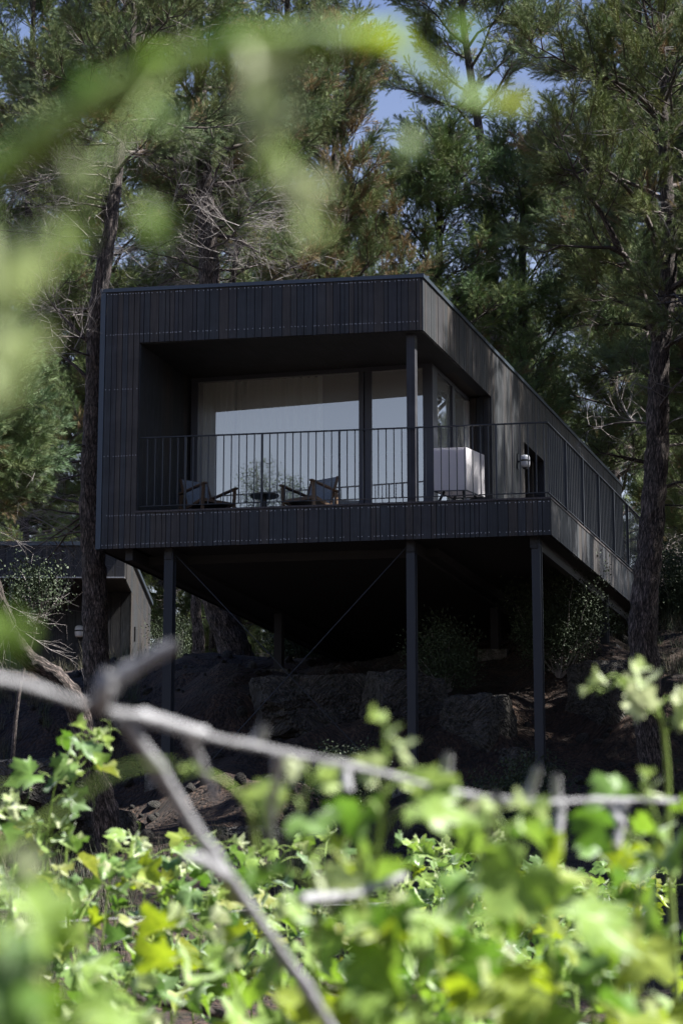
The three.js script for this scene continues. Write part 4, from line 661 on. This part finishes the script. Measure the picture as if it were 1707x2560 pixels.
  lf(690, 2480, 3.3, 0.12, [0.5, -0.8, 0.2], [0.4, 0.8, 0.3], false); lf(1000, 2500, 3.3, 0.14, [0.1, -1, 0.3], [0.3, 0.6, 0.7], false); lf(1660, 2520, 3.5, 0.16, [0.2, -1, 0.4], [0.3, 0.7, 0.6], false);
  part('trunk', tube(curve([V3(-0.62, groundY(-0.62, -1.7) - 0.1, -1.7), V3(-0.66, 1.2, -1.7), V3(-0.58, 1.6, -1.72), at(-420, 1600, 1.75)], 16), ramp(17, 0.035, 0.016), 10, { rough: 0.25, freq: 20 }), M.oldVine, t);
}
{
  const r = rngOf(822), t = thing('grape_vine', 'very blurred vine shoots arching over the top from close to the lens', 'vine', 'blurred vines near the lens');
  const lf = (px, py, d, w, tip, face, y) => leafAt(t, r, at(px, py, d * 1.25), w * 1.2, V3(...tip), V3(...face), y);
  const st = (pts, r0, r1) => part('shoot', tube(curve(pts.map(([x, y, d]) => at(x, y, d * 1.25)), 30), ramp(31, r0 * 1.2, r1 * 1.2), 7), M.shoot, t);
  st([[-500, 1500, 0.95], [-330, 900, 0.9], [-120, 520, 0.86], [60, 380, 0.85], [260, 240, 0.84], [480, 150, 0.83], [720, 105, 0.82], [960, 95, 0.82]], 0.0064, 0.0046);
  st([[600, 120, 0.83], [625, 230, 0.83], [665, 340, 0.83], [730, 440, 0.84], [760, 560, 0.85]], 0.003, 0.0015);
  st([[420, 170, 0.83], [330, 300, 0.8], [240, 430, 0.78], [190, 560, 0.78]], 0.0007, 0.0005);
  st([[960, 95, 0.82], [1080, 180, 0.9], [1180, 250, 1.0], [1300, 270, 1.05]], 0.0025, 0.0012);
  lf(20, 420, 0.85, 0.034, [1, 0.75, 0], [-0.5, 0.9, 0.25], false); lf(180, 300, 0.85, 0.034, [1, 0.65, 0], [-0.4, 0.9, 0.2], false); lf(330, 215, 0.84, 0.034, [1, 0.5, 0.1], [-0.3, 0.9, 0.22], false); lf(520, 140, 0.83, 0.034, [1, 0.3, 0], [-0.2, 0.9, 0.25], false); lf(720, 110, 0.82, 0.04, [1, 0.05, 0], [0, 0.9, 0.3], false); lf(900, 105, 0.82, 0.03, [1, -0.1, 0], [0, 0.8, 0.4], false);
  lf(605, 120, 0.83, 0.036, [0.2, -1, 0], [0.6, 0.1, 0.8], true); lf(628, 240, 0.83, 0.034, [0.15, -1, 0], [0.3, 0.3, 0.9], true); lf(735, 440, 0.84, 0.024, [0.1, -1, 0], [0.2, 0.4, 0.9], true); lf(690, 380, 0.84, 0.02, [-0.4, -1, 0], [0.4, 0.4, 0.8], true); lf(760, 550, 0.85, 0.016, [0.2, -1, 0], [0.3, 0.3, 0.9], true);
  lf(215, 420, 0.8, 0.017, [-0.3, -1, 0], [0.2, 0.2, 0.95], true); lf(165, 560, 0.8, 0.02, [-0.1, -1, 0], [0.3, 0.3, 0.9], true); lf(380, 520, 0.8, 0.02, [0.2, -1, 0], [0.5, 0.4, 0.8], false); lf(400, 250, 0.8, 0.016, [-0.1, -1, 0.1], [0.6, 0.5, 0.6], false);
  lf(-10, 620, 0.75, 0.035, [0.1, -1, 0], [0.3, 0.2, 0.9], true); lf(10, 800, 0.75, 0.032, [0.1, -1, 0], [0.2, 0.3, 0.9], true); lf(-15, 930, 0.76, 0.02, [0.1, -1, 0], [0.4, 0.3, 0.9], true); lf(0, 1640, 0.9, 0.03, [0.1, 1, 0], [0.5, 0.3, 0.9], false);
  lf(1120, 220, 0.95, 0.03, [0.9, -0.3, 0], [0.1, 0.9, 0.4], false); lf(1010, 330, 1.0, 0.02, [-0.1, -1, 0], [0.7, 0.3, 0.6], false); lf(1230, 260, 1.02, 0.028, [1, -0.1, 0], [0, 0.9, 0.4], false); lf(1130, 60, 1.0, 0.02, [0.8, -0.6, 0], [0.3, 0.8, 0.5], false);
  st([[-10, 560, 0.75], [-120, 520, 0.8], [-200, 640, 0.87]], 0.002, 0.003);
  part('trunk', tube(curve([V3(-0.28, groundY(-0.28, -1.0) - 0.1, -1.0), V3(-0.3, 1.2, -1.0), at(-500, 1500, 1.19)], 14), ramp(15, 0.025, 0.006), 8, { rough: 0.2, freq: 20 }), M.oldVine, t);
}
{
  const r = rngOf(833), t = thing('grape_vine', 'blurred bright yellow-green leaves filling the lower corner by the metal stake', 'vine', 'blurred vines near the lens');
  const b = at(-60, 2900, 1.7); part('trunk', tube(curve([V3(b.x, groundY(b.x, b.z) - 0.05, b.z), b.clone()], 8), ramp(9, 0.02, 0.01), 8), M.oldVine, t);
  vineShoot(t, r, [b, at(-40, 2600, 1.7), at(-10, 2380, 1.65), at(-30, 2220, 1.62), at(-20, 2100, 1.6)], { leaves: 9, size: 0.075, young: 0.7 });
  vineShoot(t, r, [b, at(60, 2650, 1.7), at(90, 2560, 1.72), at(60, 2480, 1.72)], { leaves: 6, size: 0.07, young: 0.9 });
  for (const [px, py, w] of [[40, 2330, 0.06], [60, 2450, 0.07], [20, 2540, 0.07], [130, 2545, 0.06]]) leafAt(t, r, at(px, py, 1.65), w, V3(r() - 0.5, -1, 0.2), V3(0.5, 0.5, 0.6), false);
}
// trellis stakes, wires, tag
{
  const stake = (label, px, py0, py1, d, w) => { const a = at(px, py0, d), b = a.clone(); b.y = groundY(a.x, a.z) - 0.2; const t = thing('trellis_stake', label, 'stake', 'metal stakes of the trellis'); part('profile', mergeGeometries([box(-w / 2, w / 2, b.y - a.y, 0, -0.003, 0.003), box(-w / 2, -w / 2 + 0.004, b.y - a.y, 0, 0.0031, 0.02), box(w / 2 - 0.004, w / 2, b.y - a.y, 0, 0.0031, 0.02)]), M.galv, t); part('wire_hook', bar(V3(w / 2, -0.03, 0.01), V3(w / 2 + 0.03, -0.034, 0.01), 0.005), M.galv, t); t.position.copy(a); return t; };
  stake('galvanised trellis stake at the left edge among the vine leaves', 38, 2195, 2500, 9.2, 0.035);
  stake('thin galvanised trellis stake in the gap between sharp and blurred leaves', 1212, 2320, 2500, 14.5, 0.03);
  const w = (a, b, l) => single('trellis_wire', tube([a, b], [0.0018, 0.0018], 5), M.galv, l, 'wire', 'trellis wires');
  const p0 = ROW_A.clone(), p1 = ROW_B.clone(); p0.y = groundY(p0.x, p0.z) + 0.95; p1.y = groundY(p1.x, p1.z) + 0.95; w(p0, p1, 'upper steel wire strung through the row of sharp vines'); p0.y -= 0.33; p1.y -= 0.33; w(p0.clone(), p1.clone(), 'lower steel wire strung along the vine cordons');
  const t = thing('plot_tag', 'small white tag on a thin stick beside the blurred vine', 'tag'), a = at(1579, 2305, 13); part('plate', box(-0.026, 0.026, -0.05, 0.05, 0, 0.004), M.tagWhite, t); part('stick', box(-0.028, -0.02, -1.3, 0.05, -0.006, -0.001), M.galv, t); t.position.copy(a); t.rotation.y = 0.3;
}
// two bare tall trees across the vineyard that the window mirrors
for (const [x, z, h, seed, l] of [[-23.5, 8, 21.4, 901, 'tall sparse poplar across the vineyard, the taller of the two in the window reflection'], [-22.5, 8.6, 20.9, 902, 'sparse poplar across the vineyard, the shorter of the two in the window reflection']]) {
  const r = rngOf(seed), t = thing('poplar_tree', l, 'tree', 'trees mirrored in the window'), y = groundY(x, z) - 0.3, wood = [], mats = [], cols = [];
  part('trunk', tube(curve([V3(x, y, z), V3(x + 0.2, y + h * 0.5, z), V3(x - 0.1, y + h, z)], 20), ramp(21, 0.24, 0.02), 10), M.bark, t);
  for (let i = 0; i < 70; i++) { const k = 0.25 + 0.73 * (i / 70), a = i * 2.4, L = (1 - k) * 2.2 + 0.3, p = V3(x, y + h * k, z), e = p.clone().add(V3(Math.cos(a) * L * 0.55, L * 0.9, Math.sin(a) * L * 0.55)); wood.push(tube([p, p.clone().lerp(e, 0.5).add(V3(Math.cos(a) * 0.15, -0.1, Math.sin(a) * 0.15)), e], [0.03, 0.02, 0.006], 4)); for (let j = 0; j < 7; j++) { mats.push(new THREE.Matrix4().compose(p.clone().lerp(e, 0.3 + 0.7 * r()).add(rv(r).multiplyScalar(0.5)), new THREE.Quaternion().setFromEuler(new THREE.Euler(r() * 6, r() * 6, r() * 6)), V3(1, 1, 1).multiplyScalar(1.4 + r()))); cols.push(new THREE.Color(1.1, 1.2, 0.9)); } }
  part('branches', mergeGeometries(wood), M.limb, t).userData.kind = 'stuff'; copies('crown', LEAFY[0], M.shrubLeaf, mats, cols, t);
}
renderer.render(scene, camera);
